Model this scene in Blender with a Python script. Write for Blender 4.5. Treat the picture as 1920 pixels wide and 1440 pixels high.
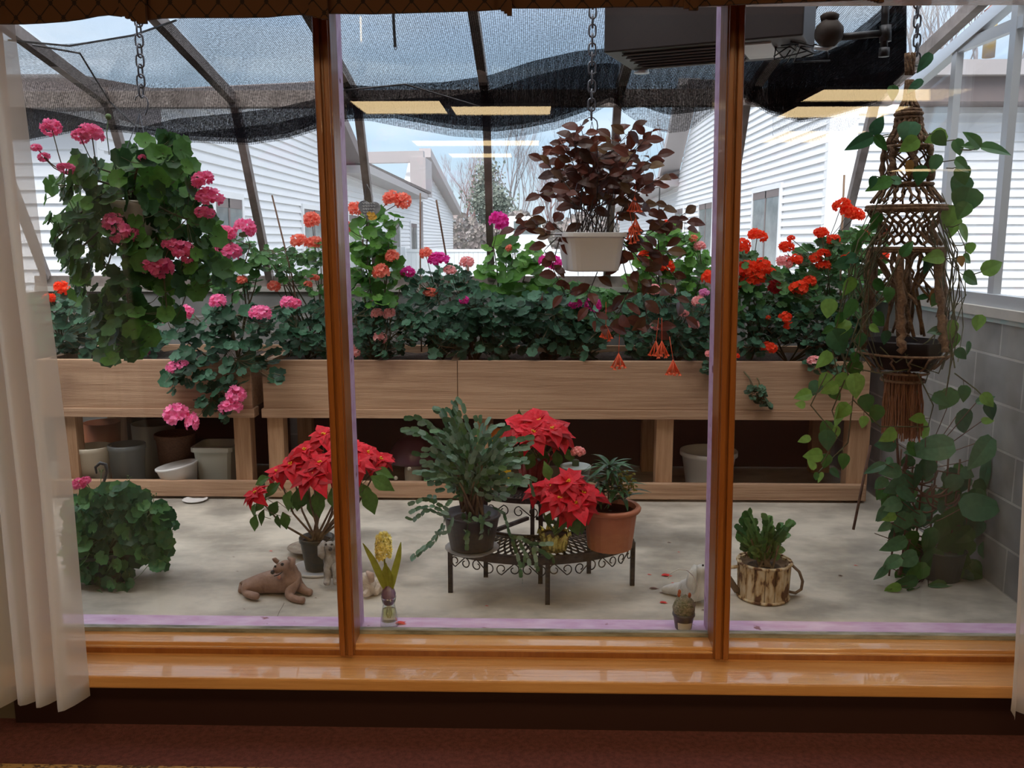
import bpy, math, random
from mathutils import Vector, Matrix
from math import sin, cos, pi, tan, radians, atan2, sqrt
SC = bpy.context.scene
COL = SC.collection
for o_ in list(bpy.data.objects): bpy.data.objects.remove(o_, do_unlink=True)

# ---------------------------------------------------------------- camera
F = 1650.0
PITCH = radians(9.3); YAW = radians(1.32); CH = 1.5
fwd = Vector((-sin(YAW)*cos(PITCH), cos(YAW)*cos(PITCH), -sin(PITCH)))
rgt = Vector((cos(YAW), sin(YAW), 0))
upv = rgt.cross(fwd).normalized()
CAM = Vector((0, 0, CH))
cd = bpy.data.cameras.new('camera'); cam = bpy.data.objects.new('camera', cd); COL.objects.link(cam)
M = Matrix((rgt, upv, -fwd)).transposed().to_4x4(); M.translation = CAM
cam.matrix_world = M
cd.sensor_width = 36; cd.lens = F/1920*36; cd.clip_start = .05; cd.clip_end = 400
SC.camera = cam
def ray(px, py): return fwd*F + rgt*(px-960) + upv*(720-py)
def P(px, py, Y):
    r = ray(px, py); return CAM + r*(Y/r.y)
def PF(px, py, z=0.0):
    r = ray(px, py); return CAM + r*((z-CH)/r.z)
def PX(px, py, X):
    r = ray(px, py); return CAM + r*(X/r.x)
def S(p, px):                      # metres covered by px pixels at point p
    return px*(Vector(p)-CAM).dot(fwd)/F

# ---------------------------------------------------------------- world, sun, exposure
SC.view_settings.view_transform = 'Standard'; SC.view_settings.look = 'None'
SC.view_settings.exposure = 0.65; SC.view_settings.gamma = 1.0
SC.view_settings.use_curve_mapping = False
SC.cycles.transparent_max_bounces = 24
SC.cycles.max_bounces = 8
W = bpy.data.worlds.new('sky'); SC.world = W; W.use_nodes = True
nt = W.node_tree; nt.nodes.clear()
def N(nt, t, **k):
    n = nt.nodes.new(t)
    for a, b in k.items():
        if a.startswith('i_'): n.inputs[a[2:].replace('_', ' ')].default_value = b
        else: setattr(n, a, b)
    return n
out = N(nt, 'ShaderNodeOutputWorld'); bg = N(nt, 'ShaderNodeBackground'); bg.inputs[1].default_value = 1.5
tc = N(nt, 'ShaderNodeTexCoord'); sep = N(nt, 'ShaderNodeSeparateXYZ'); nt.links.new(tc.outputs['Generated'], sep.inputs[0])
rp = N(nt, 'ShaderNodeValToRGB'); nt.links.new(sep.outputs[2], rp.inputs[0])
e = rp.color_ramp.elements
e[0].position = 0.0; e[0].color = (.34, .40, .46, 1); e[1].position = .75; e[1].color = (1.0, 1.04, 1.10, 1)
for p_, c_ in ((.04, (.38, .46, .52)), (.11, (.23, .36, .48)), (.22, (.33, .45, .62)), (.34, (.54, .63, .78))):
    x = e.new(p_); x.color = (*c_, 1)
mp = N(nt, 'ShaderNodeMapping'); mp.inputs['Scale'].default_value = (1.2, 1.2, 6); nt.links.new(tc.outputs['Generated'], mp.inputs[0])
ns = N(nt, 'ShaderNodeTexNoise'); ns.inputs['Scale'].default_value = 2.2; ns.inputs['Detail'].default_value = 4; nt.links.new(mp.outputs[0], ns.inputs[0])
r2 = N(nt, 'ShaderNodeValToRGB'); nt.links.new(ns.outputs[0], r2.inputs[0]); r2.color_ramp.elements[0].position = .42; r2.color_ramp.elements[1].position = .68
mx = N(nt, 'ShaderNodeMix', data_type='RGBA'); nt.links.new(r2.outputs[0], mx.inputs[0]); nt.links.new(rp.outputs[0], mx.inputs[6]); mx.inputs[7].default_value = (.44, .52, .62, 1)
ml_ = N(nt, 'ShaderNodeMix', data_type='RGBA', blend_type='LIGHTEN'); ml_.inputs[0].default_value = 1; nt.links.new(rp.outputs[0], ml_.inputs[6]); nt.links.new(mx.outputs[2], ml_.inputs[7]); mx = ml_
nt.links.new(mx.outputs[2], bg.inputs[0]); nt.links.new(bg.outputs[0], out.inputs[0])
sl = bpy.data.lights.new('sun', 'SUN'); sl.energy = 3.6; sl.angle = radians(50); sl.color = (1, .97, .94)
so = bpy.data.objects.new('sun', sl); COL.objects.link(so); so.rotation_euler = (radians(28), radians(-12), 0); so.location = (0, 4, 12)

# ---------------------------------------------------------------- mesh helpers
class MB:
    def __init__(s): s.v = []; s.f = []; s.uv = None
    def vert(s, p): s.v.append(tuple(p)); return len(s.v)-1
    def quad(s, a, b, c, d):
        i = len(s.v); s.v += [tuple(a), tuple(b), tuple(c), tuple(d)]; s.f.append((i, i+1, i+2, i+3))
    def box(s, x0, x1, y0, y1, z0, z1):
        return s.hexa([(x0,y0,z0),(x1,y0,z0),(x1,y1,z0),(x0,y1,z0)], [(x0,y0,z1),(x1,y0,z1),(x1,y1,z1),(x0,y1,z1)])
    def hexa(s, bot, top):
        i = len(s.v); s.v += [tuple(p) for p in bot] + [tuple(p) for p in top]
        n = len(bot)
        s.f.append(tuple(i+k for k in reversed(range(n)))); s.f.append(tuple(i+n+k for k in range(n)))
        for k in range(n):
            s.f.append((i+k, i+(k+1) % n, i+n+(k+1) % n, i+n+k))
        return s
    def bar(s, a, b, w, h=None, up=(0, 0, 1)):   # box section bar from a to b
        a = Vector(a); b = Vector(b); h = h or w
        d = (b-a).normalized(); u = Vector(up)
        if abs(d.dot(u)) > .98: u = Vector((0, 1, 0))
        r = d.cross(u).normalized()*(w/2); u = r.cross(d).normalized()*(h/2)
        return s.hexa([a-r-u, a+r-u, a+r+u, a-r+u], [b-r-u, b+r-u, b+r+u, b-r+u])
    def tube(s, pts, r, n=6, cap=True, closed=False):
        pts = [Vector(p) for p in pts]; m = len(pts)
        if m < 2: return s
        rr = r if isinstance(r, (list, tuple)) else [r]*m
        i0 = len(s.v); pu = None
        for k in range(m):
            if closed: d = pts[(k+1) % m]-pts[k-1]
            else: d = pts[min(k+1, m-1)]-pts[max(k-1, 0)]
            if d.length < 1e-9: d = Vector((0, 0, 1))
            d.normalize()
            if pu is None:
                pu = Vector((0, 0, 1)) if abs(d.z) < .9 else Vector((1, 0, 0))
            a = d.cross(pu)
            if a.length < 1e-6: a = d.cross(Vector((0.3, 1, .2)))
            a.normalize(); b = a.cross(d).normalized(); pu = b
            for j in range(n):
                t = 2*pi*j/n; s.v.append(tuple(pts[k]+(a*cos(t)+b*sin(t))*rr[k]))
        for k in range(m if closed else m-1):
            k2 = (k+1) % m
            for j in range(n):
                s.f.append((i0+k*n+j, i0+k*n+(j+1) % n, i0+k2*n+(j+1) % n, i0+k2*n+j))
        if cap and not closed:
            s.f.append(tuple(i0+j for j in reversed(range(n)))); s.f.append(tuple(i0+(m-1)*n+j for j in range(n)))
        return s
    def lathe(s, c, prof, n=28, sq=0, rot=0, flute=0, fn=0):
        c = Vector(c); i0 = len(s.v); m = len(prof)
        for (r, z) in prof:
            for j in range(n):
                t = 2*pi*j/n; k = 1
                if sq: k = (abs(cos(t))**sq+abs(sin(t))**sq)**(-1/sq)
                if fn: k *= 1+flute*(1 if (j*fn*2//n) % 2 else -1)
                x_ = r*k*cos(t); y_ = r*k*sin(t)
                s.v.append((c.x+x_*cos(rot)-y_*sin(rot), c.y+x_*sin(rot)+y_*cos(rot), c.z+z))
        for k in range(m-1):
            for j in range(n):
                s.f.append((i0+k*n+j, i0+k*n+(j+1) % n, i0+(k+1)*n+(j+1) % n, i0+(k+1)*n+j))
        if prof[0][0] > 1e-4: s.f.append(tuple(i0+j for j in reversed(range(n))))
        if prof[-1][0] > 1e-4: s.f.append(tuple(i0+(m-1)*n+j for j in range(n)))
        return s
    def ball(s, c, r, n=10, m=6, sc=(1, 1, 1), jit=0):
        c = Vector(c); i0 = len(s.v)
        for k in range(m+1):
            a = pi*k/m
            for j in range(n):
                t = 2*pi*j/n; q = r*(1+random.uniform(-jit, jit))
                s.v.append((c.x+q*sin(a)*cos(t)*sc[0], c.y+q*sin(a)*sin(t)*sc[1], c.z-q*cos(a)*sc[2]))
        for k in range(m):
            for j in range(n):
                s.f.append((i0+k*n+j, i0+k*n+(j+1) % n, i0+(k+1)*n+(j+1) % n, i0+(k+1)*n+j))
        return s
    def leaf(s, p, d, n, L, Wd, prof, fold=.15, droop=.25):
        p = Vector(p); d = Vector(d).normalized(); n = Vector(n)
        sd = d.cross(n)
        if sd.length < 1e-4: sd = d.cross(Vector((.1, .9, .3)))
        sd.normalize(); n = sd.cross(d).normalized()
        K = len(prof); i0 = len(s.v)
        for k, w in enumerate(prof):
            t = k/(K-1); c = p+d*(L*t*(1-.25*droop*t))-n*(droop*L*t*t)
            h = w*Wd*.5
            s.v.append(tuple(c-sd*h+n*(fold*h))); s.v.append(tuple(c)); s.v.append(tuple(c+sd*h+n*(fold*h)))
        for k in range(K-1):
            a = i0+3*k
            s.f.append((a, a+1, a+4, a+3)); s.f.append((a+1, a+2, a+5, a+4))
        return s
    def gleaf(s, c, n, R, rot=None, lobes=7, ruf=.06, cup=.18):   # round scalloped geranium leaf
        c = Vector(c); n = Vector(n).normalized()
        a = n.cross(Vector((.3, .9, .1))).normalized(); b = n.cross(a)
        rot = random.uniform(0, 6.28) if rot is None else rot
        K = 21; i0 = len(s.v); s.v.append(tuple(c-n*R*.12))
        for ring, q in ((0, .55), (1, 1)):
            for k in range(K):
                t = 2*pi*k/K; th = t+rot
                rr = R*q*(1+(.09*cos(lobes*t) if ring else .0))
                dd = abs(((t+pi) % (2*pi))-pi)
                if dd < .2: rr *= (.45 if ring else .6)
                h = (cup*q*q*R*.8+(ruf*R*cos(lobes*t+1) if ring else 0))
                s.v.append(tuple(c+a*(rr*cos(th))+b*(rr*sin(th))+n*(h-.1*R*(1-q))))
        for k in range(K):
            k2 = (k+1) % K
            s.f.append((i0, i0+1+k, i0+1+k2)); s.f.append((i0+1+k, i0+1+K+k, i0+1+K+k2, i0+1+k2))
        return s
    def mesh(s, name, smooth=True):
        me = bpy.data.meshes.new(name); me.from_pydata(s.v, [], s.f); me.update()
        if smooth: me.polygons.foreach_set('use_smooth', [True]*len(me.polygons))
        if s.uv:
            l = me.uv_layers.new(name='UVMap')
            for lp in me.loops: l.data[lp.index].uv = s.uv[lp.vertex_index]
        return me
    def build(s, name, mat, parent=None, smooth=False, bevel=0, label=None):
        me = s.mesh(name, smooth); me.materials.append(mat)
        o = bpy.data.objects.new(name, me); COL.objects.link(o)
        if parent:
            o.parent = parent; o.matrix_parent_inverse = Matrix.Translation(-parent.location)
        if bevel:
            b = o.modifiers.new('bevel', 'BEVEL'); b.width = bevel; b.segments = 2; b.limit_method = 'ANGLE'
        if label: o['label'] = label
        return o
def tag(o, label, cat, group=None, kind=None):
    if label: o['label'] = label
    if cat: o['category'] = cat
    if group: o['group'] = group
    if kind: o['kind'] = kind
    return o
def thing(name, label, cat, loc=(0, 0, 0), group=None):
    o = bpy.data.objects.new(name, None); COL.objects.link(o); o.location = Vector(loc); o.empty_display_size = .05
    return tag(o, label, cat, group)
def struct(o): o['kind'] = 'structure'; return o

# ---------------------------------------------------------------- materials
def newmat(name):
    m = bpy.data.materials.new(name); m.use_nodes = True; m.node_tree.nodes.clear(); return m, m.node_tree
def lk(nt, a, b): nt.links.new(a, b)
def mat(name, c, rough=.6, metal=0, c2=None, scale=8, stretch=(1, 1, 1), bump=0, bscale=None, detail=5, thr=(.35, .65), spec=.5, coat=0, c3=None, s3=3, thr3=(.55,.7), disp=0):
    m, nt = newmat(name)
    o = N(nt, 'ShaderNodeOutputMaterial'); b = N(nt, 'ShaderNodeBsdfPrincipled')
    b.inputs['Base Color'].default_value = (*c, 1); b.inputs['Roughness'].default_value = rough
    b.inputs['Metallic'].default_value = metal; b.inputs['Specular IOR Level'].default_value = spec; b.inputs['Coat Weight'].default_value = coat
    tc = N(nt, 'ShaderNodeTexCoord'); mp = N(nt, 'ShaderNodeMapping'); mp.inputs['Scale'].default_value = stretch
    lk(nt, tc.outputs['Object'], mp.inputs[0])
    col = None
    if c2:
        n = N(nt, 'ShaderNodeTexNoise'); n.inputs['Scale'].default_value = scale; n.inputs['Detail'].default_value = detail; n.inputs['Roughness'].default_value = .6
        lk(nt, mp.outputs[0], n.inputs[0])
        r = N(nt, 'ShaderNodeValToRGB'); lk(nt, n.outputs[0], r.inputs[0])
        r.color_ramp.elements[0].position = thr[0]; r.color_ramp.elements[1].position = thr[1]
        r.color_ramp.elements[0].color = (*c, 1); r.color_ramp.elements[1].color = (*c2, 1)
        col = r.outputs[0]
        if c3:
            n3 = N(nt, 'ShaderNodeTexNoise'); n3.inputs['Scale'].default_value = s3; n3.inputs['Detail'].default_value = 6
            lk(nt, tc.outputs['Object'], n3.inputs[0])
            q = N(nt, 'ShaderNodeValToRGB'); lk(nt, n3.outputs[0], q.inputs[0]); q.color_ramp.elements[0].position = thr3[0]; q.color_ramp.elements[1].position = thr3[1]
            mx = N(nt, 'ShaderNodeMix', data_type='RGBA'); lk(nt, q.outputs[0], mx.inputs[0]); lk(nt, col, mx.inputs[6]); mx.inputs[7].default_value = (*c3, 1)
            col = mx.outputs[2]
        lk(nt, col, b.inputs['Base Color'])
    if bump:
        n2 = N(nt, 'ShaderNodeTexNoise'); n2.inputs['Scale'].default_value = bscale or scale*3; n2.inputs['Detail'].default_value = 5
        lk(nt, mp.outputs[0], n2.inputs[0])
        bp = N(nt, 'ShaderNodeBump'); bp.inputs['Strength'].default_value = bump; bp.inputs['Distance'].default_value = .01
        lk(nt, n2.outputs[0], bp.inputs['Height']); lk(nt, bp.outputs[0], b.inputs['Normal'])
    lk(nt, b.outputs[0], o.inputs[0])
    return m
def leafmat(name, cols, rough=.45, trans=.25, tcol=None, vein=0):   # colour varies from leaf to leaf
    m, nt = newmat(name)
    o = N(nt, 'ShaderNodeOutputMaterial'); b = N(nt, 'ShaderNodeBsdfPrincipled'); b.inputs['Roughness'].default_value = rough
    b.inputs['Specular IOR Level'].default_value = .22
    g = N(nt, 'ShaderNodeNewGeometry'); r = N(nt, 'ShaderNodeValToRGB'); lk(nt, g.outputs['Random Per Island'], r.inputs[0])
    els = r.color_ramp.elements
    for i, c in enumerate(cols):
        t = i/(len(cols)-1)
        if i == 0: els[0].color = (*c, 1); els[0].position = 0
        elif i == len(cols)-1: els[-1].color = (*c, 1); els[-1].position = 1
        else:
            q = els.new(t); q.color = (*c, 1)
    tc = N(nt, 'ShaderNodeTexCoord'); n = N(nt, 'ShaderNodeTexNoise'); n.inputs['Scale'].default_value = 60; lk(nt, tc.outputs['Object'], n.inputs[0])
    mx = N(nt, 'ShaderNodeMix', data_type='RGBA', blend_type='MULTIPLY'); mx.inputs[0].default_value = .5
    lk(nt, r.outputs[0], mx.inputs[6]); mr = N(nt, 'ShaderNodeMapRange'); mr.inputs[3].default_value = .4; mr.inputs[4].default_value = 1.7
    lk(nt, n.outputs[0], mr.inputs[0]); lk(nt, mr.outputs[0], mx.inputs[7])
    lk(nt, mx.outputs[2], b.inputs['Base Color'])
    t = N(nt, 'ShaderNodeBsdfTranslucent')
    if tcol: t.inputs[0].default_value = (*tcol, 1)
    else: lk(nt, mx.outputs[2], t.inputs[0])
    ms = N(nt, 'ShaderNodeMixShader'); ms.inputs[0].default_value = trans
    lk(nt, b.outputs[0], ms.inputs[1]); lk(nt, t.outputs[0], ms.inputs[2]); lk(nt, ms.outputs[0], o.inputs[0])
    return m
def glassmat(name, refl=1.0, tint=(1, 1, 1), dirt=0):
    m, nt = newmat(name)
    o = N(nt, 'ShaderNodeOutputMaterial'); t = N(nt, 'ShaderNodeBsdfTransparent'); t.inputs[0].default_value = (*tint, 1)
    gl = N(nt, 'ShaderNodeBsdfGlossy'); gl.inputs['Roughness'].default_value = 0.0
    g = N(nt, 'ShaderNodeNewGeometry'); mr = N(nt, 'ShaderNodeMapRange'); mr.inputs[3].default_value = 1.5; mr.inputs[4].default_value = 1/1.5
    lk(nt, g.outputs['Backfacing'], mr.inputs[0]); fr = N(nt, 'ShaderNodeFresnel'); lk(nt, mr.outputs[0], fr.inputs[0])
    mu = N(nt, 'ShaderNodeMath', operation='MULTIPLY'); mu.inputs[1].default_value = refl; lk(nt, fr.outputs[0], mu.inputs[0])
    ms = N(nt, 'ShaderNodeMixShader'); lk(nt, mu.outputs[0], ms.inputs[0]); lk(nt, t.outputs[0], ms.inputs[1]); lk(nt, gl.outputs[0], ms.inputs[2])
    if dirt:
        df = N(nt, 'ShaderNodeBsdfTranslucent'); df.inputs[0].default_value = (.8, .82, .85, 1)
        tc = N(nt, 'ShaderNodeTexCoord'); n = N(nt, 'ShaderNodeTexNoise'); n.inputs['Scale'].default_value = 1.5; n.inputs['Detail'].default_value = 6; lk(nt, tc.outputs['Object'], n.inputs[0])
        m2 = N(nt, 'ShaderNodeMapRange'); m2.inputs[1].default_value = .3; m2.inputs[2].default_value = .75; m2.inputs[4].default_value = dirt
        lk(nt, n.outputs[0], m2.inputs[0]); a = N(nt, 'ShaderNodeMixShader'); lk(nt, m2.outputs[0], a.inputs[0]); lk(nt, ms.outputs[0], a.inputs[1]); lk(nt, df.outputs[0], a.inputs[2])
        lk(nt, a.outputs[0], o.inputs[0])
    else: lk(nt, ms.outputs[0], o.inputs[0])
    return m
def netmat(name, dens=.5, per=.011, col=(.006, .006, .008)):   # knitted shade cloth: threads and holes
    m, nt = newmat(name)
    o = N(nt, 'ShaderNodeOutputMaterial'); t = N(nt, 'ShaderNodeBsdfTransparent'); d = N(nt, 'ShaderNodeBsdfPrincipled'); d.inputs['Base Color'].default_value = (*col, 1); d.inputs['Roughness'].default_value = 1; d.inputs['Specular IOR Level'].default_value = 0
    uv = N(nt, 'ShaderNodeUVMap'); s = N(nt, 'ShaderNodeSeparateXYZ'); lk(nt, uv.outputs[0], s.inputs[0])
    def wave(sock, p):
        a = N(nt, 'ShaderNodeMath', operation='MULTIPLY'); a.inputs[1].default_value = 2*pi/p; lk(nt, sock, a.inputs[0])
        b = N(nt, 'ShaderNodeMath', operation='SINE'); lk(nt, a.outputs[0], b.inputs[0]); return b.outputs[0]
    w1 = wave(s.outputs[0], per); w2 = wave(s.outputs[1], per*.8)
    pr = N(nt, 'ShaderNodeMath', operation='MULTIPLY'); lk(nt, w1, pr.inputs[0]); lk(nt, w2, pr.inputs[1])
    n = N(nt, 'ShaderNodeTexNoise'); n.inputs['Scale'].default_value = 1/per*.8; n.inputs['Detail'].default_value = 1; lk(nt, uv.outputs[0], n.inputs[0])
    nb = N(nt, 'ShaderNodeTexNoise'); nb.inputs['Scale'].default_value = 1.3; nb.inputs['Detail'].default_value = 3; lk(nt, uv.outputs[0], nb.inputs[0])
    a = N(nt, 'ShaderNodeMath', operation='MULTIPLY_ADD'); lk(nt, w1, a.inputs[0]); a.inputs[1].default_value = .20; a.inputs[2].default_value = dens
    a2 = N(nt, 'ShaderNodeMath', operation='MULTIPLY_ADD'); lk(nt, pr.outputs[0], a2.inputs[0]); a2.inputs[1].default_value = .12; lk(nt, a.outputs[0], a2.inputs[2])
    b = N(nt, 'ShaderNodeMath', operation='MULTIPLY_ADD'); lk(nt, n.outputs[0], b.inputs[0]); b.inputs[1].default_value = .9; lk(nt, a2.outputs[0], b.inputs[2])
    c = N(nt, 'ShaderNodeMath', operation='MULTIPLY_ADD'); lk(nt, nb.outputs[0], c.inputs[0]); c.inputs[1].default_value = .3; lk(nt, b.outputs[0], c.inputs[2])
    e_ = N(nt, 'ShaderNodeMath', operation='SUBTRACT', use_clamp=True); lk(nt, c.outputs[0], e_.inputs[0]); e_.inputs[1].default_value = .6
    ms = N(nt, 'ShaderNodeMixShader'); lk(nt, e_.outputs[0], ms.inputs[0]); lk(nt, t.outputs[0], ms.inputs[1]); lk(nt, d.outputs[0], ms.inputs[2]); lk(nt, ms.outputs[0], o.inputs[0])
    return m
def woodmat(name, c, c2, axis='x', rough=.4, scale=6, coat=0, knots=None):
    st = {'x': (.6, 8, 8), 'z': (8, 8, .6), 'y': (8, .6, 8)}[axis]
    return mat(name, c, rough, 0, c2, scale, st, .25, scale*2.5, 7, (.3, .72), coat=coat, c3=knots, s3=2.0, thr3=(.58, .75))

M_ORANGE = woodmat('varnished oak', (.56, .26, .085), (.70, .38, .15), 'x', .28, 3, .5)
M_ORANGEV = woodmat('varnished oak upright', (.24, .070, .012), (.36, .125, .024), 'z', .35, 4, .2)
M_DARKWOOD = mat('dark stained wood', (.035, .010, .006), .5)
M_LILAC = mat('lilac painted ledge', (.46, .27, .46), .5, 0, (.58, .42, .60), 9, (1, 3, 3), .1, c3=(.20, .06, .09), s3=14, thr3=(.66, .7))
M_PUTTY = mat('putty', (.42, .42, .38), .8, 0, (.12, .12, .10), 14, (.4, 2, 2), .3)
M_CARPET = mat('burgundy carpet', (.105, .028, .026), .95, 0, (.19, .055, .050), 60, (1, 1, 1), .8, 220, 8)
M_RUG = mat('gold flecked border', (.10, .05, .03), .95, 0, (.45, .27, .10), 40, (1, 2, 1), .8, 90, 2, (.42, .5))
M_WALLIN = mat('cream wall', (.16, .125, .09), .8)
M_WALLDK = mat('maroon baseboard', (.030, .008, .006), .6)
M_CEIL = mat('ceiling', (.15, .13, .10), .9)
M_CONC = mat('concrete floor', (.30, .275, .235), .5, 0, (.58, .53, .45), 2.4, (1, 1.6, 1), .15, 30, 9, (.36, .60), c3=(.15, .14, .125), s3=1.3, thr3=(.52, .70))
M_STEEL = mat('weathered aluminium bar', (.34, .29, .27), .6, .2, (.20, .165, .15), 10)
M_ALU = mat('aluminium frame', (.55, .58, .62), .45, .5)
M_SIDING = mat('white vinyl siding', (.78, .78, .80), .5)
M_BROWNTRIM = mat('brown fascia', (.17, .13, .125), .6)
M_GUTTER = mat('grey gutter', (.40, .36, .36), .5)
M_ROOF = mat('shingle roof', (.20, .16, .15), .9, 0, (.12, .10, .10), 12)
M_WINDK = mat('dark window glass', (.10, .12, .125), .15, 0, (.20, .23, .23), 3)
M_BENCH = mat('bench pine', (.28, .155, .090), .75, 0, (.47, .30, .19), 5, (.35, 9, 12), .3, 20, 7, (.30, .66), c3=(.19, .10, .06), s3=1.6, thr3=(.58, .74))
M_BENCHV = woodmat('bench pine post', (.27, .14, .07), (.48, .29, .17), 'z', .75, 5)
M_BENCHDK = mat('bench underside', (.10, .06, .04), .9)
M_SOIL = mat('potting soil', (.022, .016, .013), 1, 0, (.055, .040, .032), 50, (1, 1, 1), .9, 90)
M_BLACKNET = netmat('black shade net', .50, .0095); M_NET2 = netmat('folded shade net', .84, .008); M_NET3 = netmat('sheer shade net', .16, .006, (.05, .05, .055))
M_IRON = mat('black iron', (.018, .017, .018), .45, .6, (.05, .05, .055), 30)
M_CHAIN = mat('grey chain', (.16, .16, .18), .4, .8)
M_GLASS = glassmat('window glass', 1.0, (.98, .985, .98), 0)
M_GLASSR = glassmat('greenhouse glass', .8, (.97, .97, .97), .02)
# ================================================================ INTERIOR ROOM
YG = 2.685          # glass plane
ZS = .19            # top of the stool (inner sill)
IX0, IX1, IY0, CEIL = -7.0, 9.0, -16.0, 2.6
b = MB(); b.box(IX0, IX1, IY0, 2.55, -.1, 0); struct(b.build('floor', M_CARPET))
b = MB(); b.box(IX0, IX1, IY0, 2.60, CEIL, CEIL+.1); struct(b.build('ceiling', M_CEIL))
b = MB(); b.box(IX0-.1, IX0, IY0, 2.6, 0, CEIL); struct(b.build('wall_left', M_WALLIN))
b = MB(); b.box(IX1, IX1+.1, IY0, 2.6, 0, CEIL); struct(b.build('wall_right', M_WALLIN))
b = MB(); b.box(IX0, IX1, IY0-.1, IY0, 0, CEIL); struct(b.build('wall_back', M_WALLIN))
WX0, WX1, WTOP = -1.62, 1.72, 2.22
b = MB(); b.box(IX0, WX0, 2.55, 2.75, -.1, 3.6); b.box(WX1, IX1, 2.55, 2.75, -.1, 3.6); b.box(WX0, WX1, 2.55, 2.75, WTOP, 3.6); b.box(WX0, WX1, 2.55, 2.75, -.1, .15)
struct(b.build('wall_front', M_WALLIN))
b = MB(); b.box(WX0, WX1, 2.525, 2.549, 0, .148); struct(b.build('baseboard_front', M_WALLDK))
# window: stool, stepped frame, mullions, glass
win = thing('window_1', None, None, (0, YG, ZS)); struct(win)
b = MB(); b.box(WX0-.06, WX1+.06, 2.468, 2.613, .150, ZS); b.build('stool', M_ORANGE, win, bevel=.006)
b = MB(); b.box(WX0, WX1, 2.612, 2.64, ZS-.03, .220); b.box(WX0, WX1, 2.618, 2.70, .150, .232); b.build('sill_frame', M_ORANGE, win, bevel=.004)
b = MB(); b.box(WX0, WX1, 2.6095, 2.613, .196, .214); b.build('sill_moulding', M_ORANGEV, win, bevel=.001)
b = MB(); b.box(WX0, WX1, 2.688, 2.712, .228, .246); b.build('putty_line', M_PUTTY, win)
def mull(px_t, px_b, w, name='mullion'):
    a = P(px_t, 0, 2.60); c = P(px_b, 1215, 2.60); b = MB()
    z0, z1 = .2, 2.24
    def X(z): return a.x+(c.x-a.x)*(z-a.z)/(c.z-a.z)
    def col(x0, x1, y0, y1): b.hexa([(X(z0)+x0, y0, z0), (X(z0)+x1, y0, z0), (X(z0)+x1, y1, z0), (X(z0)+x0, y1, z0)], [(X(z1)+x0, y0, z1), (X(z1)+x1, y0, z1), (X(z1)+x1, y1, z1), (X(z1)+x0, y1, z1)])
    col(-w/2, w/2, 2.606, 2.70); col(-w*.42, -w*.08, 2.594, 2.61); col(w*.08, w*.42, 2.594, 2.61)
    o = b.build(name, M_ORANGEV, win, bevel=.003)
    b = MB(); col(-w*.36, w*.36, 2.72, 2.80); b.build('outer_mullion', M_LILAC, win, bevel=.002, label='lilac painted outer side of the mullion')
    return X
XL = mull(598, 650, .050); XR = mull(1383, 1353, .050)
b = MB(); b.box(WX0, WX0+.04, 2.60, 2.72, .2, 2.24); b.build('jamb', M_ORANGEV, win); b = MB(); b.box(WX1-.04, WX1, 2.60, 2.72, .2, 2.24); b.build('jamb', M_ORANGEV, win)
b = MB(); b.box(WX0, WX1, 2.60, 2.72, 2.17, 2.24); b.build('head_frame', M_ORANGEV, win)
for (a, c) in ((WX0+.04, XL(1.2)-.03), (XL(1.2)+.03, XR(1.2)-.03), (XR(1.2)+.03, WX1-.04)):
    b = MB(); b.box(a-.02, c+.02, 2.702, 2.708, .24, 2.2); b.build('pane', M_GLASS, win)
b = MB(); b.box(WX0-.3, WX1+.4, 2.712, 2.835, .02, .226); struct(b.build('trim_1', M_LILAC, bevel=.004))

# gold flecked rug at our feet
b = MB(); a = PF(-60, 1431, .014); c = PF(1000, 1446, .014)
b.hexa([(a.x-2, a.y-1.2, .001), (1.6, a.y-1.2, .001), (1.2, c.y-.02, .001), (c.x, c.y, .001), (a.x-2, a.y+.003, .001)], [(a.x-2, a.y-1.2, .014), (1.6, a.y-1.2, .014), (1.2, c.y-.02, .014), (c.x, c.y, .014), (a.x-2, a.y+.003, .014)])
tag(b.build('rug', M_RUG), 'gold and brown flecked rug edge lying on the burgundy carpet', 'rug')

# ceiling light panels (yellow strips reflected in the glass; two more added for brightness)
def emis(name, c, s):
    m, nt = newmat(name); o = N(nt, 'ShaderNodeOutputMaterial'); e = N(nt, 'ShaderNodeEmission'); e.inputs[0].default_value = (*c, 1); e.inputs[1].default_value = s; lk(nt, e.outputs[0], o.inputs[0]); return m
M_LAMP = emis('warm light panel', (1, .74, .40), 6.5)
M_LFRAME = mat('white lamp frame', (.6, .56, .5), .5)
lights = []
def mirror(px, py):
    r = ray(px, py); t = (CEIL-.02-CH)/r.z; q = CAM+r*t; return q.x, 2*2.705-q.y
k = 0
for (p1, p2, why) in (((655, 190), (840, 214), 'row over the left window bay, nearer the left end'), ((845, 200), (1031, 216), 'row over the middle window bay'), ((1545, 168), (1760, 190), 'row over the right window bay, closest to the window'),
                      ((1495, 200), (1650, 221), 'right row, second from the window'), ((1470, 246), (1560, 268), 'right row, third from the window'), ((1690, 317), (1810, 322), 'far back row on the right'), ((770, 264), (1010, 274), 'second row in the middle'), ((840, 288), (960, 296), 'third row in the middle')):
    xa, ya = mirror(p1[0], p1[1]); xb, yb = mirror(p2[0], p2[1])
    x0, x1 = min(xa, xb), max(xa, xb); y0, y1 = min(ya, yb), max(ya, yb)
    if y0 < IY0+.3: continue
    lights.append((x0, x1, y0, y1, why))
for q in ((-1.5, -.3, .3, .9), (.6, 1.8, .3, .9)): lights.append(q+('unseen left one added to light the sill and carpet' if q[0] < 0 else 'unseen right one added to light the sill and carpet',))  # unseen panels added to brighten the sill and carpet
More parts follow.
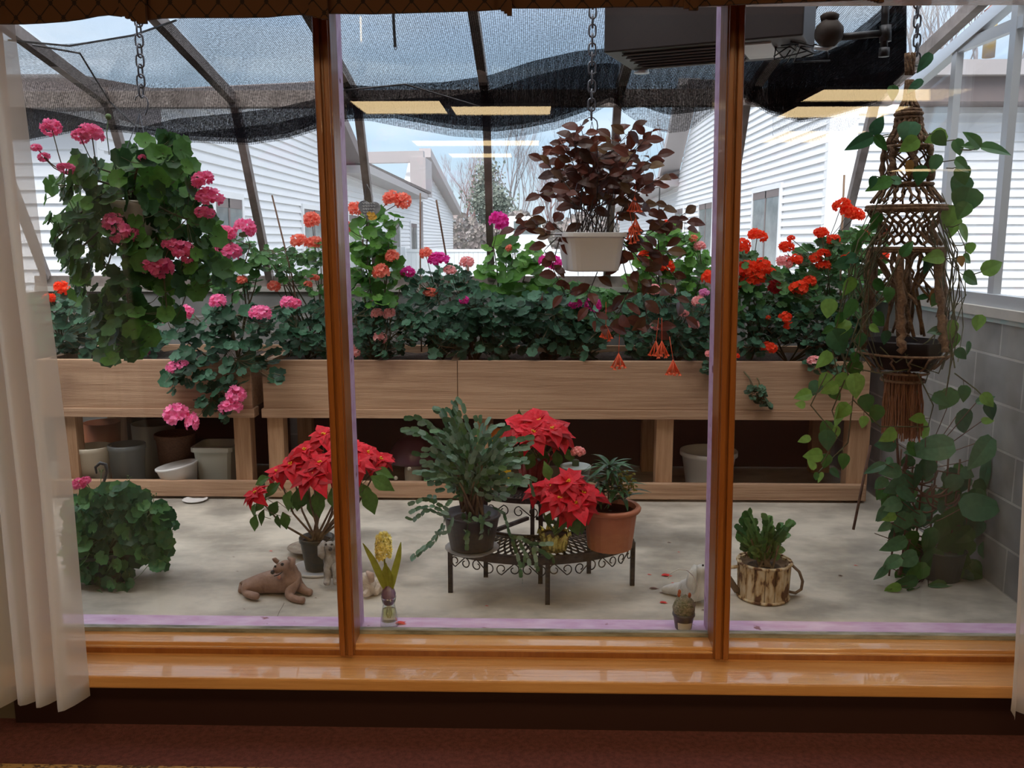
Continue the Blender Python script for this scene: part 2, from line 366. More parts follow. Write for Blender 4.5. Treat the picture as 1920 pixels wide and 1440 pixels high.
for (x0, x1, y0, y1, why) in lights:
    t = thing('ceiling_light', 'warm yellow light panel, '+why, 'ceiling light', ((x0+x1)/2, (y0+y1)/2, CEIL-.02), 'ceiling light panels')
    b = MB(); b.box(x0, x1, y0, y1, CEIL-.012, CEIL-.008); b.build('diffuser', M_LAMP, t)
    b = MB()
    for q in ((x0-.03, x1+.03, y0-.03, y0), (x0-.03, x1+.03, y1, y1+.03), (x0-.03, x0, y0, y1), (x1, x1+.03, y0, y1)): b.box(q[0], q[1], q[2], q[3], CEIL-.02, CEIL-.0005)
    b.build('frame', M_LFRAME, t)

# curtains
def sheer(name):
    m, nt = newmat(name); o = N(nt, 'ShaderNodeOutputMaterial')
    d = N(nt, 'ShaderNodeBsdfDiffuse'); d.inputs[0].default_value = (.95, .93, .91, 1); t = N(nt, 'ShaderNodeBsdfTranslucent'); t.inputs[0].default_value = (.96, .93, .90, 1); tr = N(nt, 'ShaderNodeBsdfTransparent')
    a = N(nt, 'ShaderNodeMixShader'); a.inputs[0].default_value = .72; lk(nt, d.outputs[0], a.inputs[1]); lk(nt, t.outputs[0], a.inputs[2])
    c = N(nt, 'ShaderNodeMixShader'); c.inputs[0].default_value = .30; lk(nt, a.outputs[0], c.inputs[1]); lk(nt, tr.outputs[0], c.inputs[2]); lk(nt, c.outputs[0], o.inputs[0]); return m
M_SHEER = sheer('white sheer'); M_HEM = mat('curtain hem', (.80, .73, .66), .9)
def curtain(edge, other, zb, Y0, label, folds, seed):
    random.seed(seed); b = MB(); rows = 14; cols = 90
    ed = [P(px, py, Y0) for px, py in edge]
    root = thing('curtain', label, 'curtain', (ed[-1].x, Y0, zb), 'sheer curtains')
    ph = [random.uniform(0, 6) for _ in range(4)]
    def pt(u, z):
        xe = ed[0].x
        for i in range(len(ed)-1):
            if ed[i+1].z <= z <= ed[i].z: xe = ed[i].x+(ed[i+1].x-ed[i].x)*(ed[i].z-z)/(ed[i].z-ed[i+1].z)
        if z < ed[-1].z: xe = ed[-1].x
        xo = other[0]+(other[1]-other[0])*(z-2.3)/(zb-2.3)
        w = .018+.02*(2.3-z)/2.3
        yy = Y0+w*sin(u*folds*2*pi+ph[0])+w*.5*sin(u*folds*4.3+ph[1])
        return (xo+(xe-xo)*(u+.012*sin(u*folds*2*pi+ph[2])), yy, z)
    zs = [2.3+(zb+.05-2.3)*r/rows for r in range(rows+1)]
    def sheet(zl, mm, nm):
        b = MB()
        for z in zl:
            for c in range(cols+1): b.v.append(pt(c/cols, z))
        for r in range(len(zl)-1):
            for c in range(cols):
                i = r*(cols+1)+c; b.f.append((i, i+1, i+cols+2, i+cols+1))
        b.build(nm, mm, root, True)
    sheet(zs, M_SHEER, 'sheer_panel')
    sheet([zb+.055, zb], M_SHEER, 'hem')
curtain([(12, 40), (40, 250), (62, 450), (92, 680), (118, 900), (147, 1260)], (-2.1, -2.1), .13, 2.42, 'white sheer curtain gathered at the left side of the window', 11, 3)
curtain([(1925, 30), (1922, 300), (1916, 620), (1905, 900), (1889, 1285)], (2.3, 2.3), .13, 2.42, 'white sheer curtain hanging at the right edge of the window', 9, 5)

# valance with pleated jabots
def valmat():
    m, nt = newmat('patterned valance'); o = N(nt, 'ShaderNodeOutputMaterial'); bs = N(nt, 'ShaderNodeBsdfPrincipled'); bs.inputs['Roughness'].default_value = .9
    tc = N(nt, 'ShaderNodeTexCoord'); s = N(nt, 'ShaderNodeSeparateXYZ'); lk(nt, tc.outputs['Object'], s.inputs[0])
    def mth(op, a, b=None, v=None):
        n = N(nt, 'ShaderNodeMath', operation=op); lk(nt, a, n.inputs[0])
        if b is not None: lk(nt, b, n.inputs[1])
        elif v is not None: n.inputs[1].default_value = v
        return n.outputs[0]
    px = mth('MULTIPLY', s.outputs[0], v=2*pi/.062/2); wz = mth('MULTIPLY', s.outputs[2], v=2*pi/.07/2)
    a = mth('ABSOLUTE', mth('SINE', mth('ADD', px, wz))); c = mth('ABSOLUTE', mth('SINE', mth('SUBTRACT', px, wz)))
    mn = mth('MINIMUM', a, c); mxx = mth('MAXIMUM', a, c)
    l1 = mth('LESS_THAN', mn, v=.10); l2 = mth('LESS_THAN', mxx, v=.32); l = mth('MAXIMUM', l1, l2)
    mx = N(nt, 'ShaderNodeMix', data_type='RGBA'); lk(nt, l, mx.inputs[0]); mx.inputs[6].default_value = (.085, .032, .011, 1); mx.inputs[7].default_value = (.012, .004, .003, 1)
    lk(nt, mx.outputs[2], bs.inputs[0]); lk(nt, bs.outputs[0], o.inputs[0]); return m
M_VAL = valmat()
val = thing('valance', 'brown diamond patterned valance with pleated tails across the window top', 'valance', (0, 2.36, 2.3))
def band(pts, name, dy=0, wav=.0):
    b = MB(); Y = 2.36+dy
    n = len(pts)
    lo = [P(px, py, Y) for px, py in pts]
    for i, q in enumerate(lo):
        w = wav*sin(i*2.3)
        b.v += [(q.x, Y+w, q.z), (q.x, Y+w, 2.45), (q.x, Y+.012+w, q.z), (q.x, Y+.012+w, 2.45)]
    for i in range(n-1):
        a = i*4; c = a+4
        b.f += [(a, c, c+1, a+1), (a+2, a+3, c+3, c+2), (a, a+2, c+2, c), (a+1, c+1, c+3, a+3)]
    b.build(name, M_VAL, val)
band([(-30, 44), (40, 44), (80, 42), (120, 39), (150, 35), (180, 29), (200, 27), (225, 30)], 'swag')
band([(265, 38), (300, 33), (350, 32), (450, 32), (500, 31), (530, 28), (560, 26), (580, 29)], 'swag')
band([(600, 24), (700, 25), (800, 22), (900, 19), (945, 16)], 'swag')
band([(955, 14), (1100, 14), (1150, 12), (1300, 11)], 'swag')
band([(1296, 11), (1500, 3), (1700, -5), (1990, -12)], 'swag')
for x0, x1, y0, y1 in ((225, 268, 30, 44), (580, 610, 30, 36), (934, 956, 16, 29), (1262, 1302, 10, 19), (1628, 1652, 0, 5)):
    b = MB()
    for j in range(4):
        a = x0+(x1-x0)*j/4
        lo = [P(a, y0+(y1-y0)*j/3, 2.345-.004*j), P(a+(x1-x0)*.42, y0+(y1-y0)*j/3, 2.345-.004*j)]
        b.box(lo[0].x, lo[1].x, 2.340-.004*j, 2.352-.004*j, lo[0].z, 2.45)
    b.build('jabot', M_VAL, val)

# ================================================================ GREENHOUSE SHELL
GX0, GX1 = -3.3, 2.03
YE, ZE = 5.25, 2.30      # eave
YB = 5.80                # back wall base line (inner face)
ZW = 1.16
b = MB(); b.box(GX0, GX1+.2, 2.76, YB+.2, -.1, 0); struct(b.build('floor', M_CONC)).name = 'floor.001'
def blockmat():
    m, nt = newmat('concrete block'); o = N(nt, 'ShaderNodeOutputMaterial'); bs = N(nt, 'ShaderNodeBsdfPrincipled'); bs.inputs['Roughness'].default_value = .9
    uv = N(nt, 'ShaderNodeUVMap'); br = N(nt, 'ShaderNodeTexBrick'); lk(nt, uv.outputs[0], br.inputs[0])
    br.inputs['Scale'].default_value = 1; br.inputs['Brick Width'].default_value = .40; br.inputs['Row Height'].default_value = .2; br.inputs['Mortar Size'].default_value = .006; br.inputs['Mortar Smooth'].default_value = .2
    br.inputs['Color1'].default_value = (.20, .20, .20, 1); br.inputs['Color2'].default_value = (.27, .27, .265, 1); br.inputs['Mortar'].default_value = (.36, .35, .34, 1); br.offset = .5
    n = N(nt, 'ShaderNodeTexNoise'); n.inputs['Scale'].default_value = 3.5; n.inputs['Detail'].default_value = 7; lk(nt, uv.outputs[0], n.inputs[0])
    mr = N(nt, 'ShaderNodeMapRange'); mr.inputs[1].default_value = .3; mr.inputs[2].default_value = .7; mr.inputs[3].default_value = .6; mr.inputs[4].default_value = 1.35; lk(nt, n.outputs[0], mr.inputs[0])
    mx = N(nt, 'ShaderNodeMix', data_type='RGBA', blend_type='MULTIPLY'); mx.inputs[0].default_value = 1; lk(nt, br.outputs[0], mx.inputs[6]); lk(nt, mr.outputs[0], mx.inputs[7])
    lk(nt, mx.outputs[2], bs.inputs[0]); bp = N(nt, 'ShaderNodeBump'); bp.inputs['Strength'].default_value = .5; bp.inputs['Distance'].default_value = .01; bp.invert = True
    lk(nt, br.outputs['Fac'], bp.inputs['Height']); lk(nt, bp.outputs[0], bs.inputs['Normal']); lk(nt, bs.outputs[0], o.inputs[0]); return m
M_BLOCK = blockmat()
def uvbox(x0, x1, y0, y1, z0, z1, mt, name):
    b = MB()
    for q in (((x0,y0,z0),(x1,y0,z0),(x1,y0,z1),(x0,y0,z1)), ((x1,y1,z0),(x0,y1,z0),(x0,y1,z1),(x1,y1,z1)), ((x0,y1,z0),(x0,y0,z0),(x0,y0,z1),(x0,y1,z1)), ((x1,y0,z0),(x1,y1,z0),(x1,y1,z1),(x1,y0,z1)), ((x0,y0,z1),(x1,y0,z1),(x1,y1,z1),(x0,y1,z1)), ((x0,y1,z0),(x1,y1,z0),(x1,y0,z0),(x0,y0,z0))): b.quad(*q)
    b.uv = [(v[0]+v[1]+.13, v[2]) for v in b.v]
    return b.build(name, mt)
struct(uvbox(GX1, GX1+.2, 2.76, YB+.2, 0, ZW, M_BLOCK, 'wall_right')).name = 'wall_right.001'
struct(uvbox(GX0, GX1, YB, YB+.2, 0, ZW, M_BLOCK, 'wall_back')).name = 'wall_back.001'
b = MB(); b.box(GX0-.2, GX0, 2.76, YB+.2, 0, ZW); struct(b.build('wall_left', M_BLOCK)).name = 'wall_left.001'
M_CAP = mat('wall cap', (.50, .47, .43), .8, 0, (.40, .38, .35), 6)
M_TEAL = mat('teal paint line', (.25, .42, .42), .7, 0, (.40, .42, .40), 9)
b = MB(); b.box(GX1-.012, GX1+.2, 2.84, YB-.02, ZW+.003, ZW+.045); struct(b.build('trim_2', M_CAP))
b = MB(); b.box(GX1-.006, GX1+.001, 2.84, YB-.02, ZW-.018, ZW+.002); struct(b.build('trim_3', M_TEAL))
b = MB(); b.box(GX0, GX1-.02, YB-.02, YB+.2, ZW+.003, ZW+.035); struct(b.build('trim_4', M_CAP))

# back and roof glazing: base, eave, bars, panes
gz = thing('window_2', None, None, (0, YB, ZW)); struct(gz)
ZB = ZW+.09
b = MB(); b.bar((GX0, YB+.03, ZB-.02), (GX1, YB+.03, ZB-.02), .07, .07); b.build('base_rail', M_STEEL, gz)
b = MB(); b.bar((GX0, YE, ZE), (GX1, YE, ZE), .08, .09); b.build('eave_rail', M_STEEL, gz)
YR, ZR = 2.86, 2.30+.2*(5.25-2.86)
b = MB(); b.bar((GX0, YR, ZR), (GX1, YR, ZR), .07, .07); b.build('wall_rail', M_STEEL, gz)
XB = [-3.22, -2.47, -1.73, -1.015, -.27, .485, 1.22, 1.95]
for i, x in enumerate(XB):
    b = MB(); b.bar((x, YB, ZB), (x, YE, ZE), .045, .05, (0, 1, 0)); b.build('wall_bar', M_STEEL, gz)
    b = MB(); b.bar((x, YE, ZE), (x, YR, ZR), .045, .06); b.build('roof_bar', M_STEEL, gz)
for i in range(len(XB)-1):
    x0, x1 = XB[i]+.015, XB[i+1]-.015
    b = MB(); b.hexa([(x0, YB+.03, ZB), (x1, YB+.03, ZB), (x1, YB+.036, ZB), (x0, YB+.036, ZB)], [(x0, YE+.03, ZE), (x1, YE+.03, ZE), (x1, YE+.036, ZE), (x0, YE+.036, ZE)]); b.build('pane', M_GLASSR, gz)
    b = MB(); b.hexa([(x0, YE, ZE+.035), (x1, YE, ZE+.035), (x1, YR, ZR+.035), (x0, YR, ZR+.035)], [(x0, YE, ZE+.041), (x1, YE, ZE+.041), (x1, YR, ZR+.041), (x0, YR, ZR+.041)]); b.build('roof_pane', M_GLASSR, gz)
# right side glazing
sg = thing('window_3', None, None, (GX1, 4, ZW)); struct(sg)
b = MB(); b.bar((GX1+.05, 2.86, ZW+.07), (GX1+.05, YB, ZW+.07), .06, .06); b.build('base_rail', M_ALU, sg)
# mullions of the side at the pixels where they stand
for px, w in ((1868, .035), (1765, .035)):
    q = PX(px, 500, GX1+.05); b = MB(); b.bar((GX1+.05, q.y, ZW+.07), (GX1+.05, q.y, ZE+.2*(5.25-q.y)), w, .05); b.build('side_bar', M_ALU, sg)
q1 = PX(1745, 112, GX1+.05); q2 = PX(1925, 38, GX1+.05)
b = MB(); b.bar(q1, q2, .03, .05); b.build('transom', M_ALU, sg)
b = MB(); b.bar((GX1+.05, YE, ZE-.0), (GX1+.05, YR, ZR), .05, .06); b.build('rake_bar', M_ALU, sg)
b = MB(); x = GX1+.075; b.hexa([(x, 2.86, ZW+.09), (x, YB, ZW+.09), (x, YE, ZE), (x, 2.86, ZR)], [(x+.006, 2.86, ZW+.09), (x+.006, YB, ZW+.09), (x+.006, YE, ZE), (x+.006, 2.86, ZR)]); b.build('pane', M_GLASSR, sg)
sg2 = thing('window_4', None, None, (GX0, 4, ZW)); struct(sg2)
x = GX0-.05; b = MB(); b.hexa([(x, 2.86, ZW+.0), (x, YB, ZW+.0), (x, YE, ZE), (x, 2.86, ZR)], [(x+.006, 2.86, ZW+.0), (x+.006, YB, ZW+.0), (x+.006, YE, ZE), (x+.006, 2.86, ZR)]); b.build('pane', M_GLASSR, sg2)

# ---------------------------------------------------------------- outside ground and buildings
M_GRASS = mat('courtyard ground', (.22, .22, .20), .9, 0, (.30, .30, .27), 2)
b = MB(); b.box(-60, 60, YB+.2, 140, -.5, -.3); struct(b.build('floor', M_GRASS)).name = 'floor.002'
LAP = .118
def siding_side(X, sgn, y0, y1, zf, zbase=-.3, name='wall', parent=None):
    # laps on a plane X, facing sgn*x ; zf(y) wall top
    b = MB(); z = zbase; ys = [y0+(y1-y0)*i/160 for i in range(161)]
    zmax = max(zf(y) for y in ys)
    while z < zmax:
        run = None
        for i, y in enumerate(ys+[None]):
            ok = y is not None and zf(y) > z+LAP*.4
            if ok and run is None: run = y
            if (not ok) and run is not None:
                ya = run; yb = ys[i-1] if y is not None else ys[-1]
                if yb > ya:
                    xo = X+sgn*.035; t = z+LAP
                    b.quad((xo, ya, z), (xo, yb, z), (X, yb, t), (X, ya, t)); b.quad((X, ya, z), (X, yb, z), (xo, yb, z), (xo, ya, z))
                run = None
        z += LAP
    return b.build(name, M_SIDING, parent)
def siding_front(Y, x0, x1, z1, zbase=-.3, name='wall', parent=None):
    b = MB(); z = zbase
    while z < z1:
        b.quad((x0, Y-.035, z), (x1, Y-.035, z), (x1, Y, z+LAP), (x0, Y, z+LAP)); b.quad((x0, Y, z), (x1, Y, z), (x1, Y-.035, z), (x0, Y-.035, z)); z += LAP
    return b.build(name, M_SIDING, parent)
def side_window(X, sgn, ya, yb, z0, z1, parent):
    b = MB(); w = .08
    for q in ((ya, yb, z1, z1+w), (ya, yb, z0-w, z0), (ya-w, ya, z0-w, z1+w), (yb, yb+w, z0-w, z1+w)): b.box(min(X, X+sgn*.05), max(X, X+sgn*.05), q[0], q[1], q[2], q[3])
    f = b.build('window', M_SIDING, parent)
    b = MB(); b.box(min(X, X+sgn*.035), max(X, X+sgn*.035), ya, yb, z0, z1); b.build('pane', M_WINDK, f)
    b = MB(); m = (ya+yb)/2; b.box(min(X, X+sgn*.042), max(X, X+sgn*.042), m-.03, m+.03, z0, z1); b.box(min(X, X+sgn*.042), max(X, X+sgn*.042), ya, yb, z1-.12, z1); b.build('sash', M_BROWNTRIM, f)
def lerp(pts):
    def f(y):
        for i in range(len(pts)-1):
            if pts[i][0] <= y <= pts[i+1][0]: return pts[i][1]+(pts[i+1][1]-pts[i][1])*(y-pts[i][0])/(pts[i+1][0]-pts[i][0])
        return pts[-1][1]
    return f
def rake(parent, pts, X, sgn, w=.5, h=.22, name='fascia', m=None):
    for i in range(len(pts)-1):
        a = Vector((X+sgn*w/2, pts[i][0], pts[i][1])); c = Vector((X+sgn*w/2, pts[i+1][0], pts[i+1][1]))
        b = MB(); b.bar(a, c, w, h, (0, 0, 1)); b.build(name, m or M_BROWNTRIM, parent)
# left wing
LX = -3.9
lb = thing('building', 'white sided wing of the building on the left of the courtyard with two gables', 'building', (LX, 20, -.3))
def yat(px, X): return PX(px, 500, X).y
yc = yat(195, LX)
Lp = [(yc, 2.72), (yc+1.5, 2.95), (15.8, 4.05), (18.6, 3.02), (28.5, 2.85), (28.55, 2.95), (31.0, 4.4), (43.5, 2.85)]
siding_side(LX, 1, yc, 43.5, lerp(Lp), parent=lb)
def core(X0, X1, prof, parent):
    b = MB(); pr = [(prof[0][0]+.03, -.3)]+[(y, z-.02) for y, z in prof[:1]+prof[1:]]+[(prof[-1][0], -.3)]; pr[1] = (prof[0][0]+.03, prof[0][1]-.02)
    b.hexa([(X0, y, z) for y, z in pr], [(X1, y, z) for y, z in pr]); b.build('core', M_SIDING, parent)
core(LX-.3, LX-.002, Lp, lb)
b = MB(); b.box(LX-6, LX-.31, yc+.05, 43.4, -.3, 2.55); b.build('core', M_SIDING, lb)
siding_front(yc, LX-8, LX, 2.60, parent=lb)
b = MB(); b.box(LX-.1, LX+.03, yc-.03, yc+.1, -.3, 2.62); b.build('corner_board', M_SIDING, lb)
rake(lb, [(yc-.3, 2.70), (yc+1.5, 2.98)], LX, 1, .3, .16); rake(lb, [(yc+1.5, 2.98), (15.8, 4.12)], LX, 1, .3, .16); rake(lb, [(15.8, 4.12), (18.9, 3.0)], LX, 1, .4)
rake(lb, [(18.4, 2.93), (28.6, 2.86)], LX, 1, .55, .16, 'gutter', M_GUTTER); rake(lb, [(31.0, 4.45), (43.8, 2.85)], LX, 1, .4, .3, m=M_GUTTER)
b = MB(); b.hexa([(LX+.5, 18.4, 3.0), (LX-3.5, 18.4, 4.1), (LX-3.5, 30, 4.1), (LX+.5, 30, 3.0)], [(LX+.5, 18.4, 3.08), (LX-3.5, 18.4, 4.18), (LX-3.5, 30, 4.18), (LX+.5, 30, 3.08)]); b.build('roof', M_ROOF, lb)
b = MB(); b.box(LX-8, LX+.2, yc-.45, yc+1, 2.62, 2.80); b.build('fascia', M_BROWNTRIM, lb)
b = MB(); b.hexa([(LX-8, yc-.45, 2.80), (LX+.1, yc-.45, 2.80), (LX+.1, yc+4, 3.20), (LX-8, yc+4, 3.20)], [(LX-8, yc-.45, 2.86), (LX+.1, yc-.45, 2.86), (LX+.1, yc+4, 3.26), (LX-8, yc+4, 3.26)]); b.build('roof', M_ROOF, lb)
b = MB(); b.bar((LX+.07, yat(788, LX), -.3), (LX+.07, yat(788, LX), 2.8), .1); b.build('downspout', M_GUTTER, lb)
a = P(655, 297, 29.5); c = P(795, 294, 29.5)
b = MB(); b.bar(a, c, .4, .35); b.build('ridge_board', M_GUTTER, lb)
b = MB(); a = P(770, 296, 29.4); c = P(800, 366, 29.4); b.box(a.x, c.x, 29.2, 31, c.z, a.z); b.build('gable_end', M_GUTTER, lb)
for pa, pb in ((402, 452), (568, 606), (652, 676), (727, 748), (769, 780)):
    side_window(LX+.01, 1, yat(pa, LX), yat(pb, LX), .5, 2.02, lb)
# right wing
RX = 3.9
rb = thing('building', 'white sided wing on the right of the courtyard with brown trimmed roof', 'building', (RX, 20, -.3))
yr = 12.0
Rp = [(yr, 3.25), (16, 3.95), (21.5, 5.0), (24.2, 3.1), (40, 2.9)]
siding_side(RX, -1, yr, 40, lerp(Rp), parent=rb)
core(RX+.002, RX+.3, Rp, rb)
b = MB(); b.box(RX+.31, RX+6, yr+.05, 40, -.3, 2.8); b.build('core', M_SIDING, rb)
siding_front(yr, RX, RX+9, 3.2, parent=rb)
b = MB(); b.box(RX-.03, RX+.34, yr-.035, yr+.1, -.3, 3.22); b.build('corner_board', M_SIDING, rb)
rake(rb, [(16.5, 4.2), (21.5, 5.1)], RX, -1, .3, .2); rake(rb, [(21.5, 5.15), (24.6, 3.1)], RX, -1, .5, .2, m=M_GUTTER); rake(rb, [(24, 3.0), (40, 2.8)], RX, -1, .6, .2, 'gutter', M_GUTTER)
b = MB(); b.hexa([(RX-.5, 24, 3.1), (RX+3.5, 24, 4.2), (RX+3.5, 40, 4.2), (RX-.5, 40, 2.95)], [(RX-.5, 24, 3.18), (RX+3.5, 24, 4.28), (RX+3.5, 40, 4.28), (RX-.5, 40, 3.03)]); b.build('roof', M_ROOF, rb)
b = MB(); b.box(RX+.9, RX+9, yr-.5, yr+.6, 3.2, 3.55); b.build('fascia', M_BROWNTRIM, rb)
b = MB(); b.box(RX+.9, RX+9, yr-.62, yr-.5, 3.50, 3.68); b.build('gutter', M_GUTTER, rb)
b = MB(); b.hexa([(RX+.9, yr-.5, 3.56), (RX+9, yr-.5, 3.56), (RX+9, yr+3, 4.0), (RX+.9, yr+3, 4.0)], [(RX+.9, yr-.5, 3.62), (RX+9, yr-.5, 3.62), (RX+9, yr+3, 4.06), (RX+.9, yr+3, 4.06)]); b.build('roof', M_ROOF, rb)
for pa, pb in ((1461, 1412), (1336, 1311), (1281, 1266)):
    side_window(RX-.01, -1, yat(pa, RX), yat(pb, RX), .5, 2.30, rb)
# vent pipe on the roof
M_PIPE = mat('galvanised vent', (.45, .42, .38), .5, .4, (.5, .36, .12), 5)
vp = thing('roof_vent', 'round metal vent pipe with a cap on the brown roof', 'vent', P(1853, 108, 14))
q = P(1853, 108, 14); r = S(q, 11)
b = MB(); b.lathe(q, [(r, 0), (r, S(q, 80))], 16); b.build('pipe', M_PIPE, vp, True)
b = MB(); b.lathe(q+Vector((0, 0, S(q, 84))), [(r*1.3, 0), (r*.1, r*.9)], 16); b.build('cap', mat('rusty cap', (.35, .13, .10), .6), vp, True)
# white vinyl fence behind
fn = thing('vinyl_fence', 'long white vinyl fence closing the far end of the courtyard', 'fence', (0, 26, -.3)); M_FENCE = mat('white vinyl', (.80, .84, .88), .4)
zt = P(950, 466, 26).z
for i in range(3):
    xa = -3.79+i*2.52; b = MB()
    for k in range(17): b.box(xa+.1+k*.140, xa+.1+k*.140+.134, 26, 26.03, -.3, zt-.05)
    b.box(xa, xa+2.53, 25.98, 26.05, zt-.1, zt-.02); b.build('fence_panel', M_FENCE, fn)
    b = MB(); b.box(xa-.07, xa+.07, 25.93, 26.07, -.3, zt+.04); b.build('fence_post', M_FENCE, fn)
# parked vehicle beyond the fence
van = thing('car', 'white car parked beyond the vinyl fence', 'car', (P(1000, 465, 33).x, 34, -.3)); M_CARW = mat('white car paint', (.75, .77, .80), .25)
a = P(918, 466, 33); c = P(1085, 400, 33)
b = MB(); z0 = -.0; prof = [(a.x, z0), (c.x, z0), (c.x, z0+.9), (c.x-.9, z0+1.0), (c.x-1.5, P(0, 412, 33).z+.12), (a.x+.7, P(0, 412, 33).z+.12), (a.x+.1, z0+1.0)]
b.hexa([(x_, 33, z_) for x_, z_ in prof], [(x_, 34.8, z_) for x_, z_ in prof]); b.build('body', M_CARW, van, bevel=.06)
b = MB(); zz = P(0, 418, 33).z
b.box(a.x+.9, a.x+1.8, 32.98, 33.0, zz-.4, zz+.05); b.box(a.x+1.9, c.x-1.6, 32.98, 33.0, zz-.4, zz+.05); b.build('window', M_WINDK, van)
b = MB(); b.box(a.x-.02, a.x+.12, 32.97, 33.1, zz-.6, zz-.15); b.build('tail_light', mat('red lens', (.6, .03, .03), .3), van)
for xx in (a.x+.8, c.x-.8):
    b = MB(); b.tube([(xx, 32.98, z0), (xx, 33.2, z0)], .33, 20); b.build('wheel', mat('tyre', (.02, .02, .02), .9) if xx < a.x+1 else bpy.data.materials['tyre'], van)

# bare trees beyond
def tree(name, label, base, h, seed, m, spread=.5, depth=5, r0=.12, leafm=None, group='bare trees behind the courtyard'):
    random.seed(seed); root = thing(name, label, 'tree', base, group); b = MB(); lf = MB()
    def br(p, d, L, r, lv):
        pts = [p]; q = p
        for i in range(3):
            d = (d+Vector((random.uniform(-.15, .15), random.uniform(-.15, .15), .05))).normalized(); q = q+d*(L/3); pts.append(q)
        b.tube(pts, [r, r*.85, r*.7, r*.55], 4 if lv < 3 else 3, cap=False)
        if leafm and lv >= 3:
            for _ in range(44):
                c = q+Vector((random.gauss(0, .35), random.gauss(0, .35), random.gauss(0, .3))); lf.gleaf(c, (random.gauss(0, 1), random.gauss(-.5, 1), random.gauss(.5, 1)), random.uniform(.05, .10))
        if lv < depth:
            for k in range(random.choice((2, 3, 3)) + (1 if lv == 0 else 0)):
                a = random.uniform(0, 6.28); s_ = spread*random.uniform(.5, 1.2)
                nd = (d+Vector((cos(a)*s_, sin(a)*s_, random.uniform(.0, .4)))).normalized()
                br(pts[random.choice((1, 2, 3, 3))] if lv < 2 else q, nd, L*random.uniform(.6, .85), r*.55, lv+1)
    br(Vector(base), Vector((0, 0, 1)), h*.35, r0, 0)
    b.build('branches', m, root, True)
    if leafm: lf.build('foliage', leafm, root)
    return root
M_BARK = mat('hazy bark', (.24, .22, .23), .9); M_BARKR = mat('reddish twigs', (.30, .18, .17), .9); M_PINE = leafmat('hazed evergreen', [(.17, .20, .17), (.24, .26, .22)], .8, .1)  # bark and evergreen greys have distance haze mixed into the colour
M_BRUSH = leafmat('distant brush', [(.20, .19, .18), (.30, .25, .24), (.24, .22, .19)], .9, .1)
for i, (px, h, m, k) in enumerate(((868, 5.2, M_BARKR, 'low reddish bare tree nearest the left gable'), (893, 6.0, M_BARKR, 'thin reddish bare tree left of the centre bar'), (905, 5.2, M_BARK, 'small grey bare tree just left of the centre bar'), (955, 8.0, M_BARK, 'tallest grey bare tree right of the centre bar'), (985, 6.6, M_BARK, 'grey bare tree right of the tallest one'),
                        (1015, 6.2, M_BARKR, 'reddish bare tree left of the hanging white pot'), (1050, 6.4, M_BARK, 'bare tree behind the red leaved hanging plant'), (1110, 6.2, M_BARK, 'bare tree behind the white hanging pot'), (1170, 6.2, M_BARKR, 'reddish bare tree right of the white hanging pot'), (1235, 7.4, M_BARK, 'bare tree by the right wing gutter'))):
    q = P(px, 470, 56+5*(i % 3)); tree('bare_tree', k+', far beyond the fence', (q.x, q.y, -.3), h*1.2, 10+i, m, .42, 6 if i < 7 else 5, .13)
q = P(926, 470, 53); tree('evergreen_tree', 'dark evergreen tree behind the centre glazing bar', (q.x, q.y, -.3), 4.8, 77, M_BARK, .35, 4, .1, M_PINE, None)
for i, px in enumerate((1745, 1800, 1850, 1905, 1960)):
    q = P(px, 150, 44+i*9); tree('bare_tree', ('bare tree above the brown roof, '+('by the corner post', 'left of the vent pipe', 'behind the vent pipe', 'right of the vent pipe', 'at the far right edge')[i]), (q.x, q.y, -.3), 19*(1+i*.19), 40+i, M_BARK, .5, 6, .2, None, 'bare trees above the right roof')
random.seed(8); b = MB()
for i in range(4200):
    px = random.uniform(835, 1170); t = random.uniform(-.45, 1)
    q = P(px, 470-t*62*(1-.2*sin(px*.05)), 46+random.uniform(0, 4)); b.gleaf(q, (random.gauss(0, .6), -1, random.gauss(0, .6)), random.uniform(.06, .15))
tag(b.build('brush', M_BRUSH), 'hazy grey brown thicket below the bare trees beyond the fence', 'brush', kind='stuff')
# ================================================================ SHADE CLOTH
def interp(tab, x):
    if x <= tab[0][0]: return tab[0][1]
    for i in range(len(tab)-1):
        if x <= tab[i+1][0]: return tab[i][1]+(tab[i+1][1]-tab[i][1])*(x-tab[i][0])/(tab[i+1][0]-tab[i][0])
    return tab[-1][1]
def ycl(py): return interp([(-200, 3.2), (-60, 3.6), (0, 3.88), (100, 4.5), (155, 4.92), (200, 4.95), (270, 4.82)], py)
def cloth(name, mt, top, bot, xs, dy=0, wr=.02, parent=None, rows=26, seed=1):
    random.seed(seed); b = MB(); b.uv = []
    n = 120; ph = [random.uniform(0, 6) for _ in range(6)]
    for i in range(n+1):
        px = xs[0]+(xs[1]-xs[0])*i/n; t0 = interp(top, px); b0 = interp(bot, px)
        acc = 0; prev = None
        for j in range(rows+1):
            py = t0+(b0-t0)*j/rows
            u = i/n*18
            w = wr*(sin(u*1.7+ph[0]+j*.12)+.6*sin(u*3.9+ph[1]-j*.2)+.4*sin(u*8+j*.5+ph[2]))*(j/rows)**.7
            q = P(px, py, ycl(py)+dy+w)
            if prev is not None: acc += (q-prev).length
            prev = q; b.v.append(tuple(q)); b.uv.append((q.x, acc+seed*.37))
    for i in range(n):
        for j in range(rows):
            a = i*(rows+1)+j; b.f.append((a, a+1, a+rows+2, a+rows+1))
    return b.build(name, mt, parent, True)
sc = thing('shade_cloth', 'black knitted shade cloth draped under the greenhouse roof in sagging folds', 'shade cloth', P(800, 100, 4.5))
